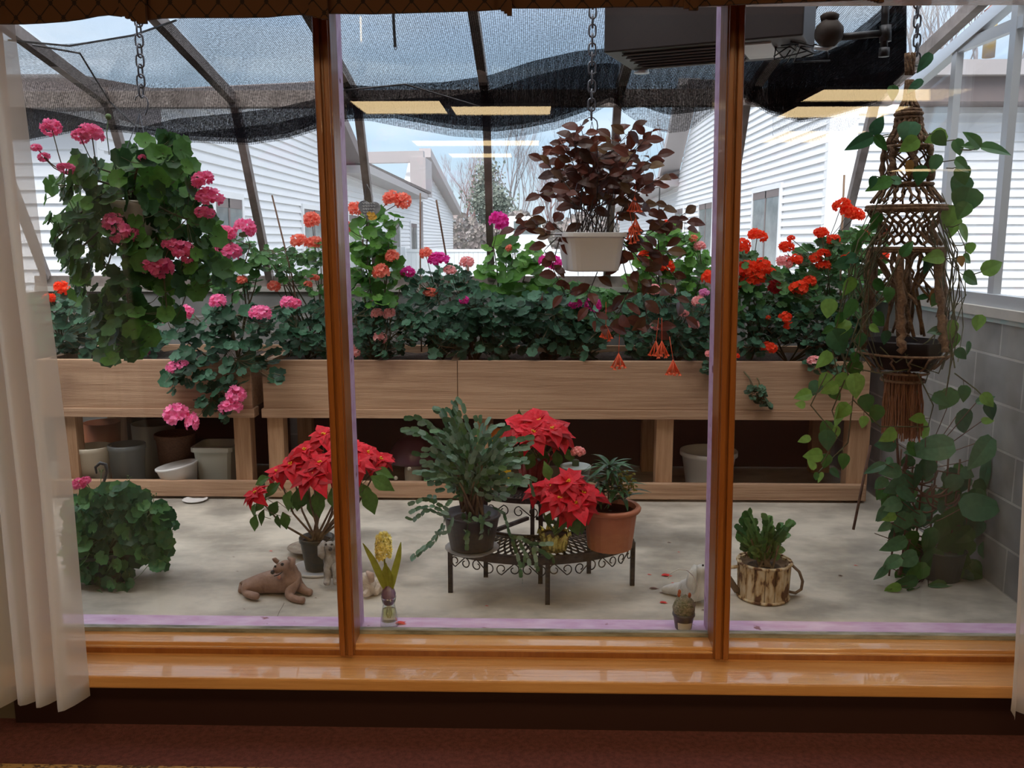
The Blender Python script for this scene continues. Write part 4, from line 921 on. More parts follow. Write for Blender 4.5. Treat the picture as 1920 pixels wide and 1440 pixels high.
# ================================================================ WATERING CAN PLANTER
def barkmat():
    m, nt = newmat('peeling painted slats'); o = N(nt, 'ShaderNodeOutputMaterial'); bs = N(nt, 'ShaderNodeBsdfPrincipled'); bs.inputs['Roughness'].default_value = .85
    tc = N(nt, 'ShaderNodeTexCoord'); mp = N(nt, 'ShaderNodeMapping'); mp.inputs['Scale'].default_value = (1, 1, .35); lk(nt, tc.outputs['Object'], mp.inputs[0])
    n = N(nt, 'ShaderNodeTexNoise'); n.inputs['Scale'].default_value = 38; n.inputs['Detail'].default_value = 6; lk(nt, mp.outputs[0], n.inputs[0])
    r = N(nt, 'ShaderNodeValToRGB'); lk(nt, n.outputs[0], r.inputs[0]); e = r.color_ramp.elements; e[0].position = .42; e[0].color = (.09, .035, .015, 1); e[1].position = .48; e[1].color = (.40, .27, .14, 1); q = e.new(.62); q.color = (.56, .46, .32, 1)
    lk(nt, r.outputs[0], bs.inputs[0]); lk(nt, bs.outputs[0], o.inputs[0]); return m
M_SLAT = barkmat(); M_TWIG = mat('grey brown twig', (.10, .065, .05), .8, 0, (.20, .14, .10), 20, (1, 1, 1), .5)
q = PF(1430, 1118); r = S(q, 49); hh = P(0, 1042, q.y+.0).z+.012
wc = thing('watering_can_planter', 'peeling cream wooden watering can planter with twig handle and a small cactus', 'planter', (q.x, q.y, 0)); cc = Vector((q.x, q.y, 0))
b = MB(); b.lathe(cc, [(r*.88, .006), (r*.93, hh-.01), (r*.88, hh-.01), (r*.84, hh-.03)], 40); b.build('inner_tub', M_TWIG, wc, True)
for k in range(16):
    a = 2*pi*k/16; w = r*.352; rr = r*random.uniform(.955, 1.0)
    n_ = Vector((cos(a), sin(a), 0)); t_ = Vector((-sin(a), cos(a), 0)); b = MB()
    lo = cc+n_*rr*.94; hi = cc+n_*rr; z0 = .004; z1 = hh-random.uniform(0.002, .008)
    b.hexa([lo-t_*w/2*.94+Vector((0, 0, z0)), lo+t_*w/2*.94+Vector((0, 0, z0)), lo+t_*w/2*.94-n_*.012+Vector((0, 0, z0)), lo-t_*w/2*.94-n_*.012+Vector((0, 0, z0))], [hi-t_*w/2+Vector((0, 0, z1)), hi+t_*w/2+Vector((0, 0, z1)), hi+t_*w/2-n_*.012+Vector((0, 0, z1)), hi-t_*w/2-n_*.012+Vector((0, 0, z1))]); b.build('slat', M_SLAT, wc, bevel=.002)
for z, rr in ((hh-.006, 1.0), (.008, .955)):
    b = MB(); b.tube([cc+Vector((cos(t)*r*rr, sin(t)*r*rr, z)) for t in [2*pi*k/30 for k in range(30)]], .006, 6, closed=True); b.build('hoop', M_SLAT, wc, True)
b = MB(); b.lathe(cc+Vector((0, 0, hh-.035)), [(r*.84, 0), (r*.5, .008), (0, .012)], 24); b.build('soil', M_SOIL, wc, True)
for j in range(3):
    b = MB(); b.tube([P(x+random.uniform(-1, 1), y, q.y-.01+j*.012) for x, y in ((1472, 1060), (1486, 1060), (1499, 1072), (1505, 1090), (1502, 1105), (1491, 1112), (1474, 1108))], .006, 6); b.build('handle', M_TWIG, wc, True)
b = MB(); b.tube([P(1382, 1108, q.y), P(1366, 1084, q.y), P(1352, 1066, q.y)], .014, 8); b.build('spout', M_TWIG, wc, True)
b = MB(); b.tube([P(1386, 1062, q.y), P(1366, 1064, q.y), P(1350, 1066, q.y)], .008, 8); b.build('spout_brace', M_SLAT, wc, True)
WCQ = q; WCH = hh

# ================================================================ LEDGE ITEMS
ZL = .2265
q = PF(730, 1174, ZL); hv = thing('hyacinth_vase', 'yellow hyacinth growing from a purple bulb in a clear glass vase', 'hyacinth', (q.x, q.y, ZL))
r = S(q, 17); zt = P(0, 1112, q.y).z-ZL
M_CLEAR = glassmat('clear vase glass', 1.6, (.93, .97, .98)); M_WATER = glassmat('cloudy water', 1, (.93, .90, .62))
c = Vector((q.x, q.y, ZL))
b = MB(); b.lathe(c, [(r*.9, 0), (r, .004), (r*.98, .02), (r*.74, zt*.62), (r*.66, zt*.76), (r*.84, zt), (r*.80, zt), (r*.62, zt*.76), (r*.70, zt*.62), (r*.92, .022), (0, .016)], 28); b.build('vase', M_CLEAR, hv, True)
b = MB(); b.lathe(c, [(r*.90, .0235), (r*.70, zt*.58), (0, zt*.585)], 24); b.build('water', M_WATER, hv, True)
b = MB(); zb_ = zt*1.0; b.lathe(c+Vector((0, 0, zt*.68)), [(0, 0), (r*.45, .006), (r*.62, zt*.12), (r*.72, zt*.3), (r*.80, zt*.42), (r*.62, zt*.58), (r*.3, zt*.68), (r*.12, zt*.75)], 20); b.build('bulb', mat('purple bulb skin', (.10, .035, .09), .35, 0, (.25, .18, .30), 18, (2, 2, .5)), hv, True)
b = MB()
for k in range(9): a = k*.7; b.tube([c+Vector((cos(a)*.006, sin(a)*.006, zt*.68)), c+Vector((cos(a)*.010, sin(a)*.010, zt*.45)), c+Vector((cos(a)*.004, sin(a)*.004, zt*.28))], .0008, 4)
b.build('roots', M_CREAM, hv)
M_HYL = leafmat('hyacinth leaf', [(.22, .26, .03), (.36, .38, .06)], .4, .3); M_HYF = leafmat('hyacinth floret', [(.80, .66, .12), (.98, .90, .38), (1, .96, .62)], .5, .3)
for (pts, w) in (([(727, 1112), (716, 1085), (700, 1050), (681, 1018)], 14), ([(732, 1112), (738, 1080), (747, 1045), (752, 1016)], 13), ([(728, 1112), (722, 1085), (724, 1055)], 17), ([(732, 1112), (731, 1080), (726, 1060)], 12)):
    b = MB(); n = len(pts); cc = [P(x, y, q.y-.004) for x, y in pts]; K = 10
    prof = [.35, .7, .9, 1, 1, .95, .85, .7, .45, .12]
    i0 = 0
    for k in range(K):
        t = k/(K-1)*(n-1); i = min(int(t), n-2); p = cc[i].lerp(cc[i+1], t-i); d = (cc[i+1]-cc[i]).normalized(); sd = Vector((d.z, 0, -d.x)); h = S(p, w)/2*prof[k]
        b.v += [tuple(p-sd*h+Vector((0, -.004, 0))), tuple(p), tuple(p+sd*h+Vector((0, -.004, 0)))]
    for k in range(K-1): a = 3*k; b.f += [(a, a+1, a+4, a+3), (a+1, a+2, a+5, a+4)]
    b.build('leaf', M_HYL, hv, True)
b = MB(); b.tube([P(728, 1110, q.y), P(722, 1070, q.y), P(719, 1015, q.y)], .003, 6); b.build('flower_stalk', M_HYL, hv, True)
b = MB(); random.seed(5)
for k in range(170):
    t = random.random(); a = random.uniform(0, 6.28); zz = P(719, 1050-45*t, q.y); rr = S(zz, 12)*(1-.35*abs(t-.4))*(.6 if t > .93 else 1)
    base = zz; d = Vector((cos(a), sin(a), .35))
    for j in range(5):
        dd = (d+Vector((random.uniform(-.7, .7), random.uniform(-.7, .7), random.uniform(-.6, .7)))).normalized(); b.leaf(base+d*rr*.9, dd, d, .014, .008, [.3, 1, .8, .1], .1, .3)
b.build('flower_spike', M_HYF, hv)
# small cactus with wire handle and label
q = PF(1281, 1178, ZL); sc2 = thing('potted_cactus', 'small round cactus in a dark pot with pale label and white wire handle', 'cactus', (q.x, q.y, ZL)); c = Vector((q.x, q.y, ZL))
r = S(q, 21); h = P(0, 1136, q.y).z-ZL
pot('p', '', c, r*.95, r*.74, h, M_BLACKP, .002, .01, parts=sc2)
b = MB(); b.ball(c+Vector((0, 0, h+.016)), r*.98, 18, 10, (1, 1, 1.2), .05); b.build('cactus_body', mat('woolly cactus', (.12, .13, .07), .9, 0, (.35, .31, .24), 90, (1, 1, 1), .9, 200), sc2, True)
b = MB()
for px, py in ((1273, 1115), (1293, 1116), (1274, 1110)): b.ball(P(px, py, q.y-.012), .007, 8, 6, (.8, .8, 1.3))
b.build('flower_bud', mat('rusty bud', (.40, .10, .04), .7), sc2, True)
b = MB(); b.tube([P(x, y, q.y) for x, y in ((1252, 1085), (1258, 1074), (1272, 1067), (1288, 1069), (1300, 1080), (1308, 1096), (1309, 1115), (1303, 1138))], .0014, 5); b.build('wire_handle', M_WHITEP, sc2, True)
b = MB()
for k in range(10):
    a = -pi/2-.75+1.5*k/9; 
    for z_ in (h*.12, h*.55):
        rr = r*(.75+.2*z_/h)+.0022; b.v.append((c.x+rr*cos(a), c.y+rr*sin(a), c.z+z_))
for k in range(9): b.f.append((2*k, 2*k+2, 2*k+3, 2*k+1))
b.build('label', mat('cream paper', (.60, .55, .42), .8), sc2, True)
# heart plaque
q = P(692, 393, 4.75); hp_ = thing('heart_plaque', 'grey heart shaped plaque with lettering and sunflowers hanging among the salmon geraniums', 'plaque', q)
s = S(q, 21); b = MB(); outl = []
for k in range(40):
    t = 2*pi*k/40; x_ = 16*sin(t)**3; y_ = 13*cos(t)-5*cos(2*t)-2*cos(3*t)-cos(4*t); a = .12
    x_, y_ = x_*cos(a)+y_*sin(a), -x_*sin(a)+y_*cos(a); outl.append((q.x+x_/16*s, q.z+y_/16*s))
b.hexa([(x_, q.y, z_) for x_, z_ in outl], [(x_, q.y+.012, z_) for x_, z_ in outl]); b.build('plate', mat('slate plaque', (.10, .10, .12), .5, 0, (.26, .26, .27), 30), hp_)
b = MB(); random.seed(2)
for row in range(5):
    zz = q.z+s*(.55-.26*row); x_ = q.x-s*(.62-.03*row); 
    while x_ < q.x+s*(.5-.02*row):
        w = random.uniform(.006, .014); b.tube([(x_, q.y-.002, zz), (x_+w*.35, q.y-.002, zz+.005), (x_+w*.6, q.y-.002, zz-.003), (x_+w, q.y-.002, zz+.003)], .0012, 4); x_ += w+.004
b.build('lettering', mat('white paint', (.7, .7, .68), .6), hp_)
b = MB(); 
for k in range(8): c = Vector((q.x+s*random.uniform(-.2, .6), q.y-.004, q.z-s*random.uniform(.35, .75))); b.gleaf(c, (0, -1, .1), .012, 0, 9, .1, .1)
b.build('sunflowers', mat('sunflower paint', (.60, .32, .03), .6), hp_)
b = MB(); b.tube([q+Vector((-s*.5, 0, s*.7)), P(688, 345, 4.78)], .0008, 4); b.tube([q+Vector((s*.5, 0, s*.9)), P(688, 345, 4.78)], .0008, 4); b.build('cord', M_CHAIN, hp_)
# bamboo stakes
M_STAKE = mat('brown cane', (.16, .085, .05), .7); M_STAKE2 = mat('pale cane', (.38, .24, .15), .7)
for lab, pts, Y, r, m in (('thin dark cane leaning among the leggy salmon geranium stems', [(510, 366), (548, 520), (560, 600)], 5.2, .005, M_STAKE), ('dark cane leaning left of the centre bar behind the magenta geranium', [(818, 375), (826, 420), (840, 500), (846, 600)], 5.4, .006, M_STAKE), ('upright thin cane beside the downspout', [(788, 362), (788, 520), (790, 620)], 5.6, .005, M_STAKE),
                            ('short thick stake below the pale salmon flower', [(877, 498), (880, 560), (880, 640)], 5.2, .008, M_STAKE), ('pale cane standing in the red geraniums by the corner bar', [(1583, 328), (1577, 470), (1575, 600)], 5.3, .006, M_STAKE2), ('thin black rod rising from the red geraniums right of the hanging pot', [(1237, 352), (1234, 430), (1236, 600)], 5.3, .004, M_IRON)):
    b = MB(); b.tube([P(x, y, Y) for x, y in pts]+[Vector((P(pts[-1][0], 640, Y).x, Y, .79))], r, 6); tag(b.build('garden_cane', m, None, True), lab, 'cane', 'canes in the planter')
# ================================================================ PLANTS
G_DARK = leafmat('geranium leaf dark', [(.008, .030, .016), (.025, .080, .042), (.07, .17, .105), (.018, .060, .030), (.045, .13, .07)], .5, .2)
G_MID = leafmat('geranium leaf mid', [(.03, .085, .03), (.06, .16, .045), (.09, .22, .06)], .45, .3)
G_BRT = leafmat('geranium leaf bright', [(.045, .13, .025), (.09, .24, .04), (.15, .33, .06)], .4, .4)
G_HANG = leafmat('hanging geranium leaf', [(.025, .07, .025), (.045, .11, .035), (.12, .28, .05), (.03, .08, .03)], .45, .35)
M_STEM = mat('green brown stem', (.09, .10, .04), .7, 0, (.13, .09, .05), 20); M_STEMG = mat('green stem', (.10, .18, .05), .6); M_WOODY = mat('woody stem', (.12, .085, .055), .85, 0, (.22, .17, .12), 30)
FC = {'pink': [(.78, .09, .27), (.95, .26, .46)], 'salmon': [(.92, .17, .12), (1, .38, .28)], 'red': [(.90, .035, .012), (1, .12, .04)], 'magenta': [(.70, .012, .28), (.90, .09, .50)], 'light': [(.94, .34, .36), (1, .56, .56)], 'hot': [(.88, .13, .38), (1, .34, .58)], 'lilac': [(.78, .28, .58), (.9, .42, .7)], 'dark': [(.45, .012, .02), (.65, .04, .05)]}
FM = {k: leafmat(k+' petal', [v[0], v[1], ((v[0][0]+v[1][0])/2, (v[0][1]+v[1][1])/2, (v[0][2]+v[1][2])/2)], .5, .42) for k, v in FC.items()}
HEADS = {}
def head_mesh(col, var):
    key = (col, var)
    if key in HEADS: return HEADS[key]
    rs = random.getstate(); random.seed(hash(var)+5); b = MB(); n = 26
    for i in range(n):
        z = 1-1.55*(i+.5)/n; a = i*2.39996+var; r = sqrt(max(0, 1-z*z)); d = Vector((r*cos(a), r*sin(a), z*.8)).normalized()
        d = (d+Vector([random.uniform(-.15, .15) for _ in range(3)])).normalized(); c = d*random.uniform(.55, .78)
        u = d.cross(Vector((.2, .3, 1))).normalized(); w = d.cross(u); t0 = random.uniform(0, 6)
        for k in range(5):
            t = t0+k*1.2566; dd = (u*cos(t)+w*sin(t)+d*.35).normalized(); b.leaf(c, dd, d, .36, .30, [.25, .85, 1, .55], .1, -.2)
    me = b.mesh('flower_head'); me.materials.append(FM[col]); HEADS[key] = me; random.setstate(rs); return me
def head(parent, p, rx, rz, col):
    o = bpy.data.objects.new('flower_head', head_mesh(col, random.randint(0, 3))); COL.objects.link(o); o.parent = parent
    o.location = Vector(p)-parent.location; o.scale = (rx, (rx+rz)/2, rz); o.rotation_euler = (random.uniform(-.5, .1), random.uniform(-.3, .3), random.uniform(0, 6))
    o['label'] = {'pink': 'pink', 'salmon': 'salmon', 'red': 'orange red', 'magenta': 'magenta', 'light': 'light pink', 'hot': 'bright pink', 'lilac': 'lilac', 'dark': 'dark red'}[col]+' flower head'
    return o
def inpoly(x, y, poly):
    c = False; n = len(poly)
    for i in range(n):
        x1, y1 = poly[i]; x2, y2 = poly[i-1]
        if (y1 > y) != (y2 > y) and x < (x2-x1)*(y-y1)/(y2-y1)+x1: c = not c
    return c
def sample(poly):
    xs = [p[0] for p in poly]; ys = [p[1] for p in poly]
    while True:
        x, y = random.uniform(min(xs), max(xs)), random.uniform(min(ys), max(ys))
        if inpoly(x, y, poly): return x, y
def geranium(label, poly, Yc, Ysp, n, R, m, base, flowers=(), k=7, seed=0, name='geranium', cat='geranium', group='geraniums in the planter benches', stemm=None, tilt=.5, root=None, edge=0, fsc=1.0):
    random.seed(seed+100); bp = Vector(base)
    n = int(n*1.3) if m is G_DARK else n; R = R*.88 if m is G_DARK else R
    root = root or thing(name, label, cat, bp, group)
    stemm = stemm or M_STEM; sm = MB(); skel = [bp]
    for i in range(k):
        x, y = sample(poly); e = P(x, y, Yc+random.uniform(-Ysp, Ysp)*.7); e.x = min(e.x, GX1-.06); m1 = bp.lerp(e, .4)+Vector((random.uniform(-.04, .04), random.uniform(-.03, .03), .03 if e.z > bp.z else .05)); m2 = bp.lerp(e, .75)+Vector((random.uniform(-.03, .03), 0, .02))
        sm.tube([bp, m1, m2, e], [.006, .005, .004, .003], 5); 
        for t in (.3, .5, .7, .85, 1): skel.append(bp.lerp(e, t) if t < .5 else m1.lerp(e, (t-.4)/.6))
    lf = MB()
    for i in range(n):
        x, y = sample(poly); p = P(x, y, Yc+random.uniform(-Ysp, Ysp)); p.x = min(p.x, GX1-.06); r = R*random.uniform(.6, 1.15)
        nn = Vector((random.gauss(0, .45), -tilt+random.gauss(0, .35), .75+random.gauss(0, .2)))
        if edge: nn = Vector((random.gauss(0, .5)+edge*(x-sum(q[0] for q in poly)/len(poly))/150, -.8+random.gauss(0, .3), .45+random.gauss(0, .3)))
        lf.gleaf(p, nn, r)
        s = min(skel, key=lambda q: (q-p).length_squared); d = s-p; L = min(d.length, R*3.5)
        if L > .005: sm.tube([p, p+d.normalized()*L*.5-Vector((0, 0, .008)), p+d.normalized()*L], .0015, 3, cap=False)
    lf.build('foliage', m, root, True)
    for f in flowers:
        x, y, dpx = f[:3]; col = f[3]; asp = f[4] if len(f) > 4 else .85; Yf = Yc-Ysp*.75 if len(f) < 6 else f[5]
        p = P(x, y, Yf); p.x = min(p.x, GX1-.07); r = S(p, dpx/2)*1.28*fsc; head(root, p, r, r*asp, col)
        s = min(skel, key=lambda q: (q-p).length_squared+(0 if q.z < p.z else .05)); mid = p.lerp(s, .5)+Vector((0, 0, -.01)); sm.tube([p, mid, s], .0022, 4, cap=False)
    sm.build('stems', stemm, root, True)
    return root
ZSOIL = .775
def bp(px, Y): return (P(px, 640, Y).x, Y, ZSOIL)
g = geranium
g('geranium with orange red heads at the far left beside the curtain', [(60, 560), (130, 548), (185, 560), (200, 620), (190, 665), (80, 670)], 5.3, .25, 150, .043, G_DARK, bp(120, 5.35), [(115, 541, 28, 'red'), (92, 560, 22, 'red')], seed=1)
g('low pink budded geranium behind the hanging basket', [(180, 600), (300, 585), (320, 640), (300, 665), (190, 668)], 5.4, .2, 90, .040, G_DARK, bp(250, 5.4), [(278, 662, 11, 'hot'), (348, 575, 9, 'hot')], seed=2)
g('bushy geranium with bright pink heads spilling over the left bench front', [(318, 612), (350, 582), (420, 562), (490, 580), (535, 600), (532, 640), (515, 680), (530, 700), (520, 722), (470, 700), (455, 722), (440, 760), (435, 795), (415, 800), (405, 770), (385, 775), (350, 750), (345, 715), (325, 740), (300, 712), (318, 690), (330, 650), (300, 640)], 4.90, .10, 190, .040, G_DARK, bp(410, 5.05), [(313, 595, 28, 'hot'), (345, 590, 24, 'hot'), (352, 584, 20, 'hot'), (408, 565, 28, 'hot'), (489, 587, 36, 'hot', .75), (540, 567, 26, 'hot'), (556, 570, 20, 'pink'), (325, 690, 24, 'hot'), (342, 684, 20, 'hot'), (332, 778, 40, 'hot', 1), (360, 792, 22, 'hot', 1.5), (443, 740, 32, 'hot', .9), (432, 764, 40, 'hot', .7)], seed=3, tilt=.75)
g('leggy geranium with large pink heads right of the hanging basket', [(390, 440), (430, 430), (470, 440), (480, 470), (500, 480), (490, 560), (440, 560), (400, 545), (385, 490)], 5.15, .15, 70, .045, G_MID, bp(445, 5.3), [(424, 438, 32, 'pink'), (460, 428, 36, 'pink', .9), (425, 474, 46, 'pink', .75), (397, 451, 18, 'salmon'), (453, 525, 18, 'salmon')], seed=4)
g('leggy salmon geranium with bare leaning stems left of the left mullion', [(455, 455), (520, 465), (570, 470), (600, 450), (612, 520), (612, 560), (560, 545), (520, 520), (480, 500)], 5.3, .2, 130, .028, G_MID, bp(590, 5.4), [(585, 413, 28, 'salmon', 1), (560, 453, 30, 'salmon'), (590, 455, 26, 'salmon'), (514, 537, 22, 'salmon'), (590, 521, 15, 'salmon'), (578, 533, 14, 'salmon')], k=9, seed=5)
g('low dark geranium below the leaning salmon stems', [(520, 580), (610, 560), (640, 575), (650, 668), (540, 670), (525, 630)], 5.25, .22, 170, .034, G_DARK, bp(575, 5.3), [], seed=6)
g('tall geranium with salmon heads around the heart plaque', [(650, 430), (690, 405), (700, 395), (745, 402), (755, 430), (735, 470), (760, 520), (750, 570), (665, 580), (645, 500)], 5.1, .15, 105, .050, G_BRT, bp(705, 5.25), [(665, 392, 24, 'salmon', 1), (648, 425, 18, 'salmon', 1.3), (734, 374, 28, 'salmon', 1), (755, 377, 28, 'salmon', 1), (735, 480, 24, 'salmon'), (715, 510, 28, 'salmon', 1)], k=9, seed=7)
g('small leaved geranium with salmon heads just right of the left mullion', [(648, 570), (740, 565), (790, 590), (780, 650), (730, 672), (650, 672)], 5.2, .25, 260, .028, G_DARK, bp(700, 5.2), [(708, 565, 19, 'light'), (706, 588, 20, 'light'), (730, 588, 22, 'light'), (712, 634, 24, 'light'), (662, 660, 22, 'light', 1)], k=10, seed=8)
g('geranium mixing magenta and pale salmon heads left of centre', [(760, 525), (800, 500), (860, 500), (900, 530), (920, 600), (860, 650), (780, 640), (755, 580)], 5.3, .25, 260, .033, G_DARK, bp(830, 5.35), [(798, 475, 22, 'salmon', .9), (822, 486, 36, 'magenta', .6), (765, 511, 27, 'magenta', .7), (875, 492, 24, 'light', .8), (844, 508, 24, 'light', .7), (807, 548, 24, 'salmon', .6)], k=10, seed=9)
g('tall bright leaved geranium topped by one magenta head at the centre', [(915, 455), (960, 445), (1010, 470), (1010, 510), (1050, 540), (1000, 560), (880, 550), (900, 500)], 5.4, .15, 80, .052, G_BRT, bp(955, 5.5), [(935, 415, 34, 'magenta', .95), (955, 465, 13, 'salmon')], k=7, seed=10)
g('dark geranium clump with one small magenta flower in the middle of the bench', [(790, 600), (880, 545), (1000, 560), (1010, 620), (960, 660), (935, 680), (900, 660), (860, 668), (800, 665)], 5.15, .22, 280, .038, G_DARK, bp(890, 5.2), [(870, 563, 18, 'magenta', .8)], k=10, seed=11)
g('broad dark leaved geranium below the hanging white pot', [(960, 560), (1040, 545), (1110, 570), (1140, 620), (1130, 668), (1000, 672), (950, 640)], 5.2, .25, 230, .045, G_DARK, bp(1040, 5.25), [], k=9, seed=12)
g('geranium with magenta heads beneath the red leaved hanging plant', [(1010, 510), (1080, 530), (1150, 540), (1200, 580), (1180, 640), (1080, 630), (1040, 590)], 5.35, .2, 150, .040, G_MID, bp(1100, 5.45), [(1032, 491, 44, 'magenta', .6), (1077, 570, 26, 'magenta', .7), (1112, 573, 30, 'magenta', .9)], k=8, seed=13)
g('orange red geranium behind the dark drooping leaves', [(1170, 460), (1230, 430), (1310, 430), (1330, 480), (1330, 560), (1180, 560)], 5.45, .2, 200, .040, G_BRT, bp(1250, 5.5), [(1250, 500, 28, 'red'), (1208, 480, 22, 'red'), (1232, 422, 18, 'red', .8), (1250, 420, 16, 'red'), (1190, 433, 18, 'red', 1.2), (1235, 497, 24, 'red', 1), (1312, 462, 20, 'light'), (1300, 448, 16, 'salmon')], k=9, seed=14)
g('light pink geranium left of the right mullion', [(1170, 560), (1250, 545), (1335, 560), (1345, 640), (1320, 672), (1180, 670)], 5.2, .25, 300, .034, G_DARK, bp(1270, 5.25), [(1320, 549, 20, 'lilac', .7), (1310, 565, 24, 'light', .8), (1302, 610, 19, 'light', .9), (1225, 543, 22, 'light'), (1255, 545, 24, 'light'), (1282, 588, 18, 'light', .6), (1228, 612, 20, 'light', .7)], k=10, seed=15)
g('geranium with a big cluster of faded red heads right of the right mullion', [(1340, 500), (1400, 470), (1450, 500), (1490, 520), (1480, 600), (1400, 610), (1340, 590)], 5.3, .25, 260, .038, G_MID, bp(1410, 5.35), [(1330, 521, 24, 'red', 1.1), (1390, 462, 26, 'red', 1.1), (1420, 442, 32, 'red', .7), (1400, 505, 36, 'red', .8), (1428, 500, 34, 'red', .8), (1412, 522, 40, 'red', .7), (1445, 509, 18, 'red', .7), (1388, 537, 20, 'red', .6), (1415, 533, 24, 'lilac', .35), (1455, 538, 24, 'dark', 1.1)], k=10, seed=16)
g('bushy red geranium with many heads near the macrame hanger', [(1470, 490), (1530, 450), (1580, 430), (1650, 420), (1680, 480), (1680, 560), (1620, 600), (1500, 600), (1470, 550)], 5.25, .28, 420, .036, G_MID, bp(1560, 5.35), [(1475, 463, 26, 'red', .8), (1483, 447, 13, 'red'), (1470, 492, 28, 'light', .8), (1492, 488, 28, 'red', .7), (1540, 437, 26, 'red', .75), (1563, 450, 24, 'red', .8), (1578, 384, 30, 'red', .7), (1592, 398, 30, 'red'), (1606, 404, 26, 'red'), (1590, 487, 28, 'red', .8), (1544, 497, 26, 'red', .7), (1530, 485, 22, 'red'), (1545, 474, 24, 'red', .5), (1498, 541, 32, 'red', .85), (1518, 527, 26, 'red', .7), (1620, 440, 18, 'red'), (1650, 477, 26, 'red'), (1670, 430, 18, 'red'), (1700, 478, 24, 'red')], k=12, seed=17)
g('low dark geranium with small red heads at the right front of the bench', [(1385, 590), (1480, 570), (1560, 580), (1640, 600), (1640, 668), (1520, 668), (1490, 640), (1440, 640), (1430, 668), (1385, 668)], 5.15, .2, 330, .030, G_DARK, bp(1480, 5.2), [(1473, 595, 26, 'red', .65), (1480, 611, 20, 'red', .6), (1442, 652, 25, 'red', .8), (1440, 596, 10, 'red'), (1381, 668, 12, 'red')], k=12, seed=18)
g('geranium sprig with light pink heads hanging over the right bench front', [(1500, 672), (1560, 668), (1600, 690), (1590, 704), (1530, 700)], 4.92, .05, 34, .028, G_DARK, bp(1550, 5.02), [(1527, 678, 25, 'light', .8)], k=4, seed=19)
g('small green trailing sprig hanging on the board right of the right mullion', [(1398, 728), (1425, 722), (1440, 740), (1450, 765), (1432, 766), (1408, 745)], 4.90, .03, 34, .024, G_DARK, bp(1385, 5.02), [], k=3, seed=20)
g('small geranium tuft with pale pink heads hanging left of the right mullion', [(1310, 672), (1345, 668), (1345, 705), (1320, 700)], 4.90, .03, 26, .024, G_DARK, bp(1335, 5.02), [(1330, 664, 18, 'light', .7)], k=3, seed=21)
g('sparse geranium growing behind the bench joint at the left of centre', [(610, 520), (650, 510), (660, 560), (640, 640), (600, 640)], 5.5, .1, 70, .038, G_MID, bp(630, 5.55), [], seed=22)

# hanging geranium basket
HP = P(250, 430, 3.55); rt = S(HP, 52)
M_WPOT = mat('white hanging pot', (.80, .81, .82), .4)
hg = thing('hanging_geranium', 'large hanging basket geranium with pink heads and trailing dark foliage at the left', 'geranium', (HP.x, HP.y, P(0, 460, 3.55).z))
pot('p', '', hg.location, S(HP, 58), S(HP, 42), P(0, 378, 3.55).z-hg.location.z, M_WPOT, .004, parts=hg)
g('', [(262, 262), (300, 258), (345, 262), (352, 300), (372, 325), (388, 385), (410, 440), (420, 495), (445, 540), (420, 545), (390, 520), (360, 560), (345, 600), (300, 600), (272, 650), (250, 672), (235, 660), (212, 690), (192, 680), (190, 640), (165, 590), (135, 545), (110, 480), (78, 420), (82, 400), (115, 395), (78, 375), (110, 355), (90, 345), (125, 318), (120, 290), (160, 290), (220, 290), (222, 270)], 3.5, .16, 470, .041, G_HANG, (HP.x, HP.y, P(0, 385, 3.55).z), [(97, 240, 38, 'pink', .7), (150, 256, 32, 'pink', .7), (172, 250, 40, 'pink', .75), (68, 277, 20, 'pink', .6), (82, 295, 24, 'pink', .6), (125, 316, 32, 'pink', .5), (266, 296, 14, 'pink'), (380, 337, 44, 'pink', .65), (393, 370, 46, 'pink', .65), (383, 399, 32, 'pink', .6),
  (212, 420, 36, 'pink', 1), (235, 437, 40, 'pink', .9), (222, 445, 34, 'pink', .7), (320, 458, 30, 'pink', .7), (345, 470, 36, 'pink', .9), (282, 500, 36, 'pink', .8), (303, 503, 42, 'pink', .85), (352, 485, 22, 'pink')], k=26, seed=30, root=hg, edge=1)
b = MB()
for a in (0, 2.1, 4.2): c = hg.location; b.tube([(c.x+cos(a)*rt, c.y+sin(a)*rt, P(0, 385, 3.55).z), P(262, 212, 3.6)], .0018, 4)
b.build('hanger_wire', M_CHAIN, hg)
b = MB(); b.tube([P(203, 222, 3.4), P(200, 250, 3.4), P(205, 290, 3.45)], .002, 4); b.ball(P(203, 219, 3.4), .012, 8, 6); b.build('seed_head', M_STEMG, hg, True)

# floor basket geranium with black hook
FQ = PF(208, 1085); fg = thing('geranium', 'leafy geranium basket with a black hook standing on the floor by the curtain', 'geranium', (FQ.x, FQ.y, 0))
pot('p', '', (FQ.x, FQ.y, 0), .13, .09, .15, M_DGREEN, .004, parts=fg)
g('', [(118, 950), (160, 925), (220, 912), (270, 922), (318, 960), (328, 985), (312, 1010), (322, 1035), (300, 1070), (280, 1040), (255, 1070), (245, 1100), (200, 1132), (165, 1120), (150, 1090), (135, 1100), (125, 1060), (118, 1000)], FQ.y-.02, .14, 620, .033, leafmat('floor geranium leaf', [(.025, .085, .04), (.05, .15, .065), (.11, .27, .09)], .4, .3), (FQ.x, FQ.y, .13), [(148, 908, 22, 'pink', 1), (160, 902, 18, 'pink', .8)], k=20, seed=31, root=fg, edge=1, stemm=M_STEMG)
b = MB(); Y_ = FQ.y
